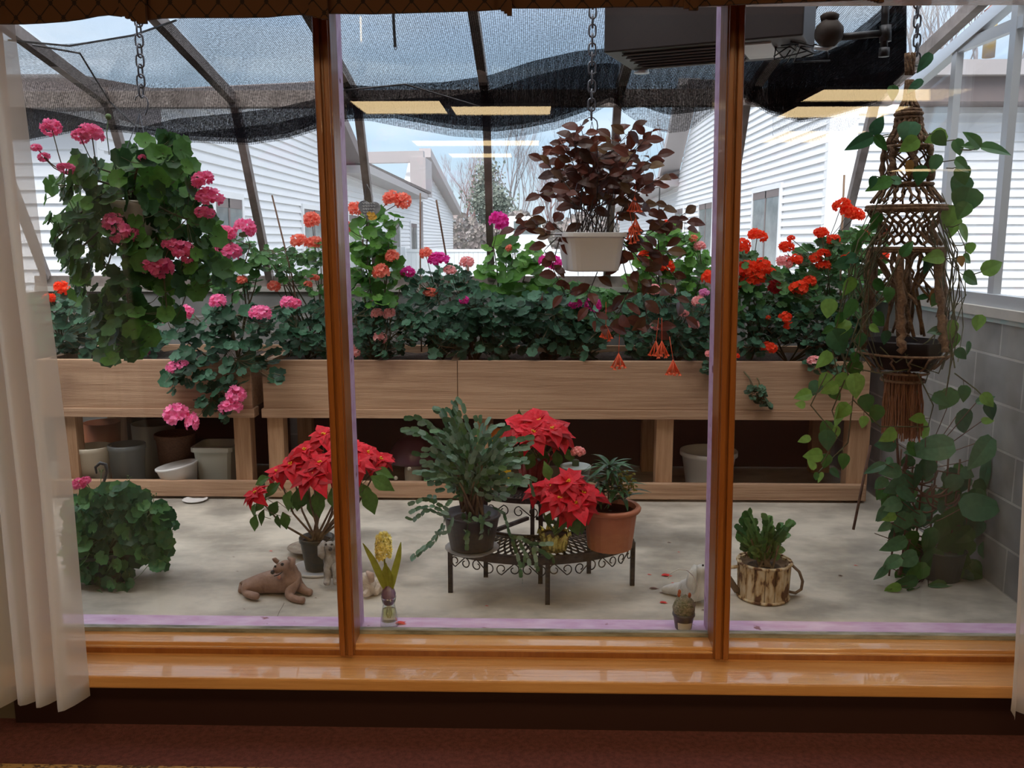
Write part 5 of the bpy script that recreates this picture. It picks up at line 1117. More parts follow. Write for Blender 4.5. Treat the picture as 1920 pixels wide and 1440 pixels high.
b.tube([P(x, y, Y_-.05) for x, y in ((181, 888), (179, 876), (188, 868), (198, 871), (201, 884), (196, 900), (190, 915), (186, 945))], [.004, .006, .008, .008, .007, .006, .005, .004], 6); b.tube([P(190, 912, Y_-.05), P(180, 950, Y_-.05)], .003, 5); b.tube([P(190, 912, Y_-.05), P(200, 950, Y_)], .003, 5); b.build('hook', M_BLACKP, fg, True)
b = MB()
for p_, q_ in (((243, 895), (241, 925)), ((289, 927), (286, 960)), ((190, 882), (188, 930))):
    b.tube([P(*p_, Y_), P(*q_, Y_)], .0015, 4)
    for k in range(7): b.ball(P(p_[0]+random.uniform(-5, 5), p_[1]+random.uniform(-3, 3), Y_), .003, 5, 4)
b.build('bud_stalk', M_STEMG, fg, True)

# ---------------------------------------------------------------- dark red leaved hanging plant
ML = leafmat('dark maroon leaf', [(.040, .018, .015), (.085, .028, .022), (.14, .045, .03), (.055, .028, .02), (.13, .08, .035)], .35, .18, (.25, .06, .03)); M_MSTEM = mat('dark twig', (.05, .03, .025), .7)
PR_OV = [.12, .75, 1, .92, .6, .06]
hy = 3.6; hr = thing('hanging_foliage_plant', 'white hanging pot of dark maroon leaves with dangling orange tube flowers', 'hanging plant', P(1107, 508, hy))
c0 = P(1107, 508, hy); ht_ = P(1107, 436, hy).z-c0.z
b = MB(); b.lathe(c0, [(S(c0, 42), 0), (S(c0, 48), .004), (S(c0, 57), ht_-.02), (S(c0, 62), ht_-.018), (S(c0, 62), ht_), (S(c0, 55), ht_), (S(c0, 52), ht_-.03)], 48, 4.5, pi/4*0+.15); b.build('pot', M_WPOT, hr, bevel=.002)
b = MB(); b.lathe(c0+Vector((0, 0, ht_-.032)), [(S(c0, 50), 0), (0, .008)], 24, 4.5, .15); b.build('soil', M_SOIL, hr, True)
b = MB()
for sx in (-50, 50): b.tube([P(1107+sx, 438, hy), P(1109+sx*.3, 300, hy), P(1110, 228, hy)], .0012, 4)
b.build('hanger_wire', M_CHAIN, hr)
random.seed(40); sm = MB(); lf = MB()
def shoot(pts, m_leaves, L0, W0=.6, spread=1.0, Yj=.0, lf=lf, sm=sm, r=.0018):
    n = len(pts); L = [0]
    sm.tube(pts, [r*1.3]+[r]*(n-2)+[r*.6], 4, cap=False)
    for k in range(m_leaves):
        t = (k+.5)/m_leaves*.99; i = min(int(t*(n-1)), n-2); p = pts[i].lerp(pts[i+1], t*(n-1)-i); d = (pts[i+1]-pts[i]).normalized()
        a = k*2.4+random.uniform(-.4, .4); side = Vector((cos(a), sin(a)*.6-.15, random.uniform(-.3, .45)))
        dd = (d*.5+side*spread).normalized(); L = L0*random.uniform(.65, 1.15)
        lf.leaf(p+dd*.012, dd, Vector((random.gauss(0, .5), -.8, .5)), L, L*W0, PR_OV, .18, random.uniform(.1, .5)); sm.tube([p, p+dd*.015], .0012, 3, cap=False)
base = P(1107, 445, hy)
tips = [(1000, 362), (1025, 350), (1012, 295), (1035, 270), (1052, 262), (1075, 250), (1088, 232), (1095, 290), (1120, 262), (1150, 250), (1160, 300), (1185, 242), (1205, 262), (1222, 245), (1232, 290), (1250, 330), (1238, 350), (1228, 380), (1190, 330), (1175, 370), (1140, 330), (1060, 320), (1045, 345), (1075, 380), (1130, 290), (1215, 310), (1245, 395), (1205, 345)]
for i, (x, y) in enumerate(tips):
    e = P(x, y, hy+random.uniform(-.15, .15)); s0 = base+Vector((random.uniform(-.07, .07), random.uniform(-.06, .06), -.01)); m1 = s0.lerp(e, .5)+Vector((-(e.x-s0.x)*.22, 0, .03))
    pts = [s0, m1, m1.lerp(e, .5)+Vector((0, 0, .01)), e]; sm.tube(pts[:2], .0022, 4, cap=False); shoot(pts[1:], 11 if y < 330 else 9, .070, .62, 1.1)
for path, nL in (([(1060, 440), (1030, 415), (1000, 425), (965, 430)], 13), ([(1055, 440), (1020, 440), (990, 400), (975, 430)], 9), ([(1045, 445), (1020, 470), (1050, 520), (1010, 560)], 7), ([(1170, 436), (1215, 440), (1260, 410), (1288, 420)], 9), ([(1165, 440), (1230, 430), (1285, 400), (1282, 455)], 10), ([(1165, 445), (1210, 500), (1240, 540), (1270, 560)], 9),
                  ([(1120, 510), (1100, 560), (1120, 600), (1160, 625)], 10), ([(1165, 450), (1200, 540), (1215, 600), (1240, 625)], 12), ([(1160, 460), (1180, 540), (1160, 590), (1190, 610)], 11), ([(1168, 445), (1225, 470), (1265, 520), (1285, 610)], 9), ([(1160, 450), (1195, 480), (1245, 470), (1275, 490)], 8), ([(1050, 445), (1035, 500), (1060, 555), (1075, 545)], 7)):
    shoot([P(x, y, hy-.06+random.uniform(-.05, .08)) for x, y in path], nL, .070, .6, 1.0)
lf.build('foliage', ML, hr); sm.build('stems', M_MSTEM, hr)
FTUB = leafmat('orange tube flower', [(.80, .10, .04), (.88, .20, .10)], .5, .25)
for (x, y, n) in ((1160, 678, 6), (1262, 690, 7), (1241, 655, 6), (1136, 625, 5), (1190, 385, 5), (1192, 425, 5), (1186, 440, 4), (1230, 655, 4)):
    b = MB(); p = P(x, y-16, hy-.1)
    for k in range(n):
        d = Vector(((k-(n-1)/2)/n*1.1, random.uniform(-.3, .2), -1)).normalized(); L = random.uniform(.045, .065); b.tube([p, p+d*L*.6, p+d*L], [.0012, .0028, .0042], 5)
        for j in range(4): a = j*1.57; b.leaf(p+d*L, d+Vector((cos(a), sin(a), 0))*.8, Vector((0, -1, .2)), .012, .006, [.5, 1, .1], 0, 0)
    b.tube([p, p+Vector((random.uniform(-.02, .02), .02, .09))], .0012, 4); b.build('tube_flower_cluster', FTUB, hr, True)

# ---------------------------------------------------------------- poinsettias
PR_BR = [.1, .55, .95, 1, .72, .34, .03]
BRED = leafmat('red bract', [(.28, .003, .008), (.55, .008, .020), (.80, .025, .050), (.62, .010, .025)], .45, .25); BGRN = leafmat('poinsettia leaf', [(.03, .08, .02), (.07, .16, .035), (.12, .24, .06)], .4, .3)
def star(b, p, r, n=11, up=Vector((0, -.35, .95)), flat=.35):
    up = up.normalized(); u = up.cross(Vector((1, 0, .1))).normalized(); w = up.cross(u)
    for ring, (q, e) in enumerate(((1, flat-.3), (.74, flat+.1), (.4, .9))):
        nn = (7, 6, 5)[ring]
        for k in range(nn):
            a = 2*pi*k/nn+ring*.4+random.uniform(-.2, .2); d = (u*cos(a)+w*sin(a)+up*e).normalized(); L = r*q*random.uniform(.85, 1.1); b.leaf(p, d, up+Vector((random.gauss(0, .25), 0, random.gauss(0, .2))), L, L*.62, PR_BR, .25, random.uniform(.2, .7))
def poinsettia(label, pq, potargs, heads, greens, Y, seed, stems=True, stem0=None, woody=True, name='poinsettia'):
    random.seed(seed); root = thing(name, label, 'poinsettia', pq)
    if potargs: potargs(root)
    sm = MB(); s0 = Vector(stem0)
    for (x, y, rpx, dy) in heads:
        p = P(x, y, Y+dy); b = MB(); star(b, p, S(p, rpx)*1.15, 10, Vector(((x-stem_cx(heads))/260, -.45, .9))); b.build('bracts', BRED, root)
        b = MB()
        for k in range(6): b.ball(p+Vector((random.uniform(-.008, .008), -.004, random.uniform(.004, .014))), .004, 6, 4)
        b.build('flower_centre', M_YEL, root, True)
        if stems:
            m1 = s0.lerp(p, .45)+Vector(((p.x-s0.x)*.15, 0, -.02)); sm.tube([s0+Vector((random.uniform(-.02, .02), random.uniform(-.02, .02), 0)), m1, p-Vector((0, 0, .004))], [.006, .0045, .0035], 6, cap=False)
    lf = MB()
    for (x, y, Lpx, ang, dy) in greens:
        p = P(x, y, Y+dy); a = radians(ang); d = Vector((cos(a), random.uniform(-.35, .1), sin(a))); L = S(p, Lpx); lf.leaf(p, d, Vector((random.gauss(0, .3), -.8, .6)), L, L*.52, PR_BR, .15, .3)
        s = s0.lerp(p, .75)+Vector((0, 0, .01)); sm.tube([p, s], .0015, 4, cap=False)
    lf.build('leaves', BGRN, root); sm.build('stems', M_WOODY if woody else M_STEMG, root, True)
    return root
def stem_cx(h): return sum(x[0] for x in h)/len(h)
q = PF(596, 1060, .02)
def pot1(root):
    b = MB(); b.lathe((q.x, q.y, .006), potprof(S(q, 32), S(q, 23), P(0, 1000, q.y).z-.01, rim=.002, rimh=.02), 32); b.build('pot', M_DGREEN, root, True)
    b = MB(); z = P(0, 1000, q.y).z*.85; b.lathe((q.x, q.y, z), [(S(q, 28), 0), (0, .01)], 20); b.build('soil', M_SOIL, root, True)
heads1 = [(607, 816, 36, .05), (572, 845, 40, .0), (600, 868, 38, -.08), (545, 872, 40, -.04), (588, 892, 44, -.12), (478, 925, 30, -.05), (520, 885, 30, .05), (640, 850, 40, -.04), (662, 838, 34, .05), (690, 850, 38, .0), (668, 868, 42, -.1), (715, 862, 32, .0), (640, 880, 38, .06)]
random.seed(50)
gr1 = [(500, 935, 38, 220, 0), (478, 945, 34, 250, 0), (520, 940, 40, 240, -.05), (495, 955, 34, 250, -.05), (545, 920, 50, 250, -.1), (560, 915, 52, 265, -.1), (575, 915, 50, 250, 0), (600, 920, 56, 262, -.1), (622, 915, 48, 280, -.05), (590, 925, 60, 270, .05), (525, 905, 44, 215, 0), (505, 895, 40, 200, 0), (530, 960, 40, 285, -.05), (655, 900, 44, 280, -.1), (675, 905, 48, 300, -.05), (695, 893, 56, 330, -.1), (700, 880, 44, 345, -.05), (685, 915, 60, 290, -.1), (640, 905, 50, 270, 0), (610, 905, 50, 250, .05), (560, 930, 40, 230, .1), (520, 965, 30, 270, -.05), (480, 965, 38, 255, 0)]
poinsettia('leggy poinsettia with many red heads in a dark green pot behind the left mullion', (q.x, q.y, .006), pot1, heads1, gr1, q.y, 51, stem0=(q.x, q.y, P(0, 1008, q.y).z))
b = MB(); b.lathe((q.x+.0, q.y, 0), [(S(q, 40), 0), (S(q, 46), .004), (S(q, 47), .014), (S(q, 44), .014), (S(q, 42), .005), (0, .005)], 32); tag(b.build('plant_saucer', M_WHITEP, None, True), 'white saucer under the dark green poinsettia pot', 'saucer')
q2 = PF(572, 1054, 0); b = MB(); b.lathe((q2.x-.01, q2.y+.12, 0), [(.02, 0), (.10, .03), (.104, .034), (.09, .03), (0, .012)], 28); tag(b.build('bark_dish', mat('mottled brown dish', (.16, .11, .08), .8, 0, (.34, .30, .24), 14), None, True), 'mottled brown dish on the floor behind the white saucer', 'dish')
# gold foil poinsettia
q = PF(1040, 1030, Z1+.012); zb_ = Z1+.012
M_FOIL = mat('gold foil', (.50, .40, .08), .25, .9, (.62, .55, .20), 14, (1, 1, 1), 1.0, 22)
def foilpot(m, q, zb_, rb, rt, h, root):
    b = MB(); n = 40; i0 = 0
    prof = [(rb*.9, 0), (rb, .01), ((rb+rt)/2, h*.5), (rt, h*.85), (rt*1.15, h)]
    for (r, z) in prof:
        for j in range(n):
            t = 2*pi*j/n; rr = r*(1+.05*sin(j*2.9)+(.08*sin(j*1.7) if z > h*.8 else 0)); b.v.append((q.x+rr*cos(t), q.y+rr*sin(t), zb_+z+(.012*sin(j*2.1) if z == h else 0)))
    for k in range(len(prof)-1):
        for j in range(n): b.f.append((k*n+j, k*n+(j+1) % n, (k+1)*n+(j+1) % n, (k+1)*n+j))
    b.f.append(tuple(reversed(range(n)))); b.build('foil_wrap', m, root); b = MB(); b.lathe((q.x, q.y, zb_+h*.8), [(rt*.95, 0), (0, .006)], 20); b.build('soil', M_SOIL, root, True)
poinsettia('short red poinsettia in a gold foil wrapped pot on the lower shelf', (q.x, q.y, zb_), lambda r: foilpot(M_FOIL, q, zb_, S(q, 24), S(q, 27), P(0, 988, q.y).z-zb_, r),
           [(1035, 915, 40, .0), (1065, 905, 46, -.06), (1095, 925, 48, -.08), (1050, 935, 40, -.1), (1080, 945, 42, -.12), (1010, 920, 34, .05), (1072, 895, 30, .1), (1062, 958, 30, -.1)],
           [(1070, 965, 50, 290, -.1), (1060, 960, 40, 250, -.1), (1085, 955, 56, 285, -.08), (1035, 960, 36, 250, -.05), (1030, 900, 40, 100, 0)], q.y, 52, stem0=(q.x, q.y, P(0, 992, q.y).z), woody=False)
# upper poinsettia with red foil
q = Vector((P(1000, 900, 3.92).x, 3.92, Z2+.012))
poinsettia('red poinsettia in dark red foil on the upper shelf of the stand', tuple(q), lambda r: foilpot(mat('dark red foil', (.16, .01, .015), .35, .4, (.28, .03, .03), 14, (1, 1, 1), 1, 22), q, q.z, .055, .075, .14, r),
           [(985, 798, 46, .0), (1010, 790, 50, .0), (1000, 812, 46, -.08), (1035, 805, 44, -.05), (1048, 818, 36, -.02), (975, 812, 30, .04)],
           [(960, 830, 40, 230, 0), (985, 840, 46, 260, -.05), (1020, 840, 44, 270, -.05), (1040, 845, 40, 290, 0), (1000, 850, 44, 250, -.1), (975, 790, 24, 100, .08), (990, 786, 22, 80, .08), (1060, 840, 36, 300, 0)], 3.92, 53, stem0=(q.x, q.y, q.z+.13), woody=False)
# moon cactus
q = Vector((P(1079, 900, 3.88).x, 3.88, Z2+.012)); h = P(0, 868, 3.88).z-q.z
mc = pot('potted_cactus', 'small grey green pot with a pink topped grafted cactus on the upper shelf', q, S(q, 28), S(q, 22), h, mat('grey green pot', (.10, .125, .11), .4), .002, .012, cat='cactus')
b = MB(); b.lathe(q+Vector((0, 0, h-.003)), [(S(q, 29), 0), (S(q, 29), .006), (S(q, 25), .006)], 30); b.build('pot_rim', mat('pale pot rim', (.42, .50, .48), .4), mc, True)
b = MB(); b.lathe(q+Vector((0, 0, h*.85)), [(.012, 0), (.015, .02), (.015, .045)], 3*5, fn=3, flute=.12); b.build('cactus_stem', mat('cactus green', (.06, .10, .05), .6), mc)
b = MB(); c = P(1084, 848, 3.88)
for k in range(26): a = k*2.4; z = 1-1.4*k/26; rr = sqrt(max(0, 1-z*z)); b.ball(c+Vector((rr*cos(a)*.026, rr*sin(a)*.026, z*.018)), .010, 8, 6)
b.build('cactus_top', mat('pink cactus top', (.75, .13, .13), .5, 0, (.85, .35, .33), 60), mc, True)
# terracotta pot plant
q = PF(1143, 1026, Z1+.012); h = P(0, 940, q.y).z-q.z
tp = pot('potted_dracaena', 'ribbed terracotta pot with a dark glossy strap leaved plant on the lower shelf', q, S(q, 50), S(q, 41), h, M_TERRA, .008, .024, cat='potted plant', n=80, flute=.006, fn=20)
b = MB(); b.lathe(q+Vector((0, 0, h-.022)), [(S(q, 51), 0), (S(q, 56), .006), (S(q, 57), .016), (S(q, 54), .024), (S(q, 49), .022), (S(q, 47), .0)], 40); b.build('pot_rim', M_TERRA, tp, True)
DL = leafmat('dark strap leaf', [(.012, .05, .022), (.025, .09, .035), (.05, .15, .06)], .3, .15); PR_ST = [.5, .9, 1, .95, .8, .5, .05]
random.seed(60); b = MB(); sm = MB()
for (x, y, k) in ((1142, 868, 26), (1128, 900, 16), (1160, 905, 14), (1150, 880, 16), (1120, 915, 10), (1170, 920, 10)):
    p0 = P(1140+(x-1140)*.4, 935, q.y); p = P(x, y+12, q.y+random.uniform(-.04, .04)); sm.tube([p0, p], .004, 5)
    for j in range(k):
        a = j*2.4; z = random.uniform(.15, 1.2); d = Vector((cos(a), sin(a), z)).normalized(); L = S(p, random.uniform(34, 56)); b.leaf(p+Vector((0, 0, random.uniform(-.02, .02))), d, Vector((0, 0, 1)) if z < .8 else Vector((-cos(a), -sin(a), .5)), L, L*.21, PR_ST, .2, random.uniform(.3, .8))
b.build('foliage', DL, tp); sm.build('stems', M_STEM, tp)
b = MB()
for j in range(60): p = P(random.uniform(1160, 1192), random.uniform(885, 925), q.y-.02); b.leaf(p, (random.gauss(0, 1), -.3, random.gauss(.3, .6)), (0, -1, .4), .016, .009, [.3, 1, .2], .1, .1)
b.build('side_sprig', leafmat('yellow green sprig', [(.14, .13, .02), (.20, .22, .05)], .6, .3), tp)

# ---------------------------------------------------------------- Christmas cacti
CL = leafmat('cactus segment', [(.035, .10, .045), (.07, .15, .08), (.20, .31, .25), (.07, .17, .05)], .32, .1)
PR_SEG = [.25, .75, .9, 1, .85, .95, .55]
def segs(b, pts, L, W=.55, jit=.25):
    pts = [Vector(p) for p in pts]; tot = [0]
    for i in range(len(pts)-1): tot.append(tot[-1]+(pts[i+1]-pts[i]).length)
    n = max(1, int(tot[-1]/(L*.82)))
    def at(s):
        for i in range(len(pts)-1):
            if s <= tot[i+1]: return pts[i].lerp(pts[i+1], (s-tot[i])/max(1e-6, tot[i+1]-tot[i]))
        return pts[-1]
    a = random.uniform(0, 6); 
    for k in range(n):
        p = at(tot[-1]*k/n); e = at(tot[-1]*(k+1)/n); d = (e-p).normalized()+Vector([random.uniform(-jit, jit)*.5 for _ in range(3)]); nn = Vector((cos(a)*.7, -.6, sin(a)*.5+.3)); a += random.uniform(-.5, .5)
        b.leaf(p, d, nn, L*random.uniform(.85, 1.1), L*W, PR_SEG, .12, .08)
q = PF(885, 1026, Z1+.03); h = P(0, 955, q.y).z-q.z
xc = thing('christmas_cactus', 'big bushy arching segmented cactus in a dark pot on the left of the stand', 'cactus', tuple(q))
pot('p', '', q, S(q, 53), S(q, 40), h, M_BLACKP, .003, .012, parts=xc)
random.seed(61); b = MB(); c = P(885, 955, q.y); sm = MB()
poly = [(775, 800), (800, 775), (825, 765), (860, 752), (885, 755), (895, 780), (925, 790), (950, 810), (985, 820), (970, 860), (975, 900), (930, 930), (850, 935), (800, 880), (790, 850)]
for k in range(150):
    x, y = sample(poly); Yd = q.y+random.uniform(-.16, .14); e = P(x, y, Yd); s0 = c+Vector((random.uniform(-.05, .05), random.uniform(-.05, .05), -.01))
    if k < 40 and random.random() < .7: x2 = 880+(x-880)*1.0; 
    m1 = s0.lerp(e, .5)+Vector((-(e.x-s0.x)*.12, 0, .05)); 
    v = (e-m1).normalized(); tip = e+v*.03+Vector(((e.x-s0.x)*.2, -.01, -.012))
    segs(b, [m1.lerp(s0, .35), m1, e, tip], random.uniform(.034, .044), .60, .45)
    if k % 4 == 0: sm.tube([s0, m1.lerp(s0, .3), m1], [.007, .005, .004], 5)
b.build('segments', CL, xc); sm.build('stems', M_WOODY, xc, True)
b = MB(); Yd = q.y-.12
for path in ([(842, 958), (815, 938), (790, 935), (765, 948)], [(842, 965), (815, 950), (788, 950), (768, 962)], [(845, 970), (820, 962), (800, 955), (775, 975), (762, 972)], [(838, 962), (828, 990), (812, 1012), (792, 1028), (768, 1046)], [(835, 985), (815, 1015), (790, 1035), (770, 1050)], [(812, 945), (820, 930), (800, 932)], [(850, 970), (838, 1000), (815, 1000)],
             [(880, 960), (878, 990), (876, 1018), (875, 1032)], [(900, 965), (905, 990), (902, 1012)], [(870, 962), (868, 985), (880, 1000), (872, 1010)], [(920, 960), (905, 975), (890, 982), (872, 978)], [(885, 970), (920, 985), (915, 1000)],
             [(925, 950), (945, 962), (955, 1000), (975, 1015), (985, 1040), (980, 1065)], [(955, 1005), (985, 1012), (1010, 1030), (1030, 1045)], [(960, 1010), (972, 1045), (978, 1080), (980, 1092)], [(1000, 1025), (1005, 1050), (1008, 1072)], [(1010, 1030), (1035, 1040), (1040, 1055)], [(985, 1015), (1010, 1020), (1035, 1018)],
             [(960, 930), (975, 900), (995, 905), (1000, 930)], [(950, 920), (985, 890), (1005, 900)], [(975, 1020), (990, 1045), (995, 1062)]):
    segs(b, [P(x, y, Yd+random.uniform(-.03, .03)) for x, y in path], .034, .58); 
b.build('trailing_segments', CL, xc)
b = MB(); b.lathe((q.x, q.y, Z1+.0125), [(S(q, 36), 0), (S(q, 50), .018), (S(q, 51), .020), (S(q, 46), .018), (0, .012)], 50, flute=.01, fn=24); tag(b.build('plant_saucer', mat('grey metal saucer', (.36, .35, .34), .4, .4), None, False), 'fluted grey saucer under the bushy cactus on the stand', 'saucer')
# small cactus in the watering can
random.seed(62); b = MB(); c = Vector((WCQ.x, WCQ.y, WCH-.03)); sm = MB()
for k in range(64):
    x, y = sample([(1372, 985), (1385, 965), (1402, 952), (1420, 962), (1450, 955), (1475, 968), (1495, 975), (1490, 1005), (1470, 1015), (1480, 1025), (1440, 1035), (1400, 1035), (1375, 1015)]); e = P(x, y, WCQ.y+random.uniform(-.12, .1)); s0 = c+Vector((random.uniform(-.03, .03), random.uniform(-.03, .03), 0)); m1 = s0.lerp(e, .5)+Vector((0, 0, .02))
    segs(b, [m1.lerp(s0, .5), m1, e], .038, .82)
    if k % 3 == 0: sm.tube([s0, m1], .005, 5)
b.build('cactus_segments', leafmat('small cactus segment', [(.025, .08, .025), (.05, .14, .035), (.12, .24, .08)], .35, .15), wc); sm.build('cactus_stems', M_WOODY, wc)

# ---------------------------------------------------------------- macrame hanger with pothos
MY = 3.5
M_JUTE = mat('brown jute', (.13, .070, .040), .95, 0, (.25, .15, .085), 60, (1, 1, 1), .8, 120); M_JUTE2 = mat('reddish jute tassel', (.24, .10, .05), .95, 0, (.36, .17, .09), 70, (4, 4, .6), .8, 90)
mh = thing('macrame_plant_hanger', 'tall brown macrame plant hanger with ringed cage and tassel at the right', 'plant hanger', P(1705, 650, MY))
def ctr(y): return P(1704-(y-200)*.022, y, MY)
def ringp(y, rpx, n, ph=0, sq=1):
    c = ctr(y); r = S(c, rpx); return [c+Vector((r*cos(2*pi*k/n+ph), r*sin(2*pi*k/n+ph), 0)) for k in range(n)]
for y, r in ((208, 20), (214, 23), (222, 22), (276, 41), (346, 44), (388, 70), (393, 71), (466, 66), (470, 66), (660, 84), (697, 44)):
    b = MB(); b.tube(ringp(y, r, 28), .0075 if y not in (660, 697) else .005, 6, closed=True); b.build('ring', M_JUTE, mh, True)
def cords(prof, n, r, name='cords', tw=0, knot=0, m=M_JUTE):
    b = MB()
    for k in range(n):
        pts = []
        for i in range(len(prof)-1):
            for j in range(5):
                t = j/5; y = prof[i][0]+(prof[i+1][0]-prof[i][0])*t; rp_ = prof[i][1]+(prof[i+1][1]-prof[i][1])*t; c = ctr(y); R_ = S(c, rp_); a = 2*pi*k/n+tw*(y-prof[0][0])/100+.05*sin(y*.3+k); pts.append(c+Vector((R_*cos(a), R_*sin(a), 0)))
        rr = [r*(1+knot*(.5+.5*sin(i*1.9+k))) for i in range(len(pts))]
        b.tube(pts, rr, 5)
    return b.build(name, m, mh, True)
cords([(150, 6), (185, 9), (208, 20)], 12, .005); cords([(100, 8), (150, 6)], 8, .005, tw=3)
cords([(222, 22), (240, 24), (276, 41)], 14, .005, tw=.5, knot=.8); cords([(222, 22), (240, 24), (276, 41)], 14, .005, tw=-.9, knot=.8)
cords([(276, 41), (310, 44), (346, 44)], 7, .008, tw=.3, knot=.9); cords([(276, 41), (310, 34), (346, 44)], 9, .0035, tw=2.5); cords([(276, 41), (310, 34), (346, 44)], 9, .0035, tw=-2.5)
cords([(346, 40), (388, 70)], 24, .004); cords([(346, 40), (388, 70)], 12, .0035, tw=1.5)
cords([(393, 70), (430, 46), (466, 66)], 12, .0045, tw=1.4, knot=.5); cords([(393, 70), (430, 46), (466, 66)], 12, .0045, tw=-1.4, knot=.5)
cords([(470, 66), (560, 72), (620, 76), (660, 84)], 6, .013, 'knotted_cords', tw=.05, knot=.55); cords([(470, 64), (520, 30), (580, 74)], 9, .004, tw=1.2, knot=.4); cords([(470, 60), (540, 20), (650, 40)], 8, .005, tw=.6, knot=.7)
cords([(660, 82), (697, 44)], 14, .004)
b = MB(); random.seed(70)
for k in range(150):
    a = random.uniform(0, 6.28); rr = random.uniform(.4, 1); p0 = ctr(700)+Vector((cos(a)*S(ctr(700), 34)*rr, sin(a)*.07*rr, 0)); p1 = ctr(random.uniform(800, 826))+Vector((cos(a)*S(ctr(800), 38)*rr+random.uniform(-.006, .006), sin(a)*.075*rr, 0)); mid = p0.lerp(p1, .5)+Vector((random.uniform(-.008, .008), random.uniform(-.008, .008), 0)); b.tube([p0, p0.lerp(p1, .25)+Vector((random.uniform(-.004, .004), 0, 0)), mid, p1], .0026, 4, cap=False)
b.build('tassel', M_JUTE2, mh)
b = MB(); b.tube(ringp(712, 38, 24), .006, 6, closed=True); b.build('tassel_wrap', M_JUTE, mh, True)
# pothos in its pot inside the hanger
PL = leafmat('pothos leaf', [(.03, .10, .02), (.055, .16, .035), (.03, .10, .055), (.10, .25, .04)], .35, .3); PLL = leafmat('young pothos leaf', [(.13, .27, .04), (.22, .38, .09)], .4, .45); PLV = leafmat('variegated pothos leaf', [(.035, .10, .05), (.06, .16, .085), (.11, .24, .13), (.05, .15, .06)], .3, .2); PLO = leafmat('withered leaf', [(.30, .11, .02), (.38, .24, .08)], .6, .3)
PR_H = [.45, .92, 1, .90, .68, .38, .03]
pc = ctr(690); ph = thing('hanging_pothos', 'pothos in a black pot inside the macrame with long trailing vines', 'pothos', pc)
zt_ = ctr(638).z; b = MB(); b.lathe(pc+Vector((0, 0, 0)), [(S(pc, 46), 0), (S(pc, 62), (zt_-pc.z)*.5), (S(pc, 72), zt_-pc.z), (S(pc, 68), zt_-pc.z), (S(pc, 60), (zt_-pc.z)*.8)], 30); b.build('pot', M_DARKPOT, ph, True)
b = MB(); b.lathe(Vector((pc.x, pc.y, pc.z+(zt_-pc.z)*.8)), [(S(pc, 64), 0), (0, .01)], 20); b.build('soil', M_SOIL, ph, True)
LV = {'d': MB(), 'l': MB(), 'v': MB(), 'o': MB()}; vm = MB()
def hleaf(x, y, ang, Lpx, Y, k='d', w=.72, nn=None, tgt=None, LV=LV, vm=None):
    p = P(x, y, Y); a = radians(ang); L = S(p, Lpx); d = Vector((cos(a), random.uniform(-.25, .15), sin(a))); LV[k].leaf(p, d, nn or Vector((random.gauss(0, .35), -1, random.uniform(.1, .8))), L, L*w, PR_H, random.uniform(.05, .25), random.uniform(.1, .35))
    if tgt is not None: (vm or globals()['vm']).tube([p, p.lerp(tgt, .5)+Vector((0, 0, -.006)), tgt], .002, 4, cap=False)
random.seed(71)
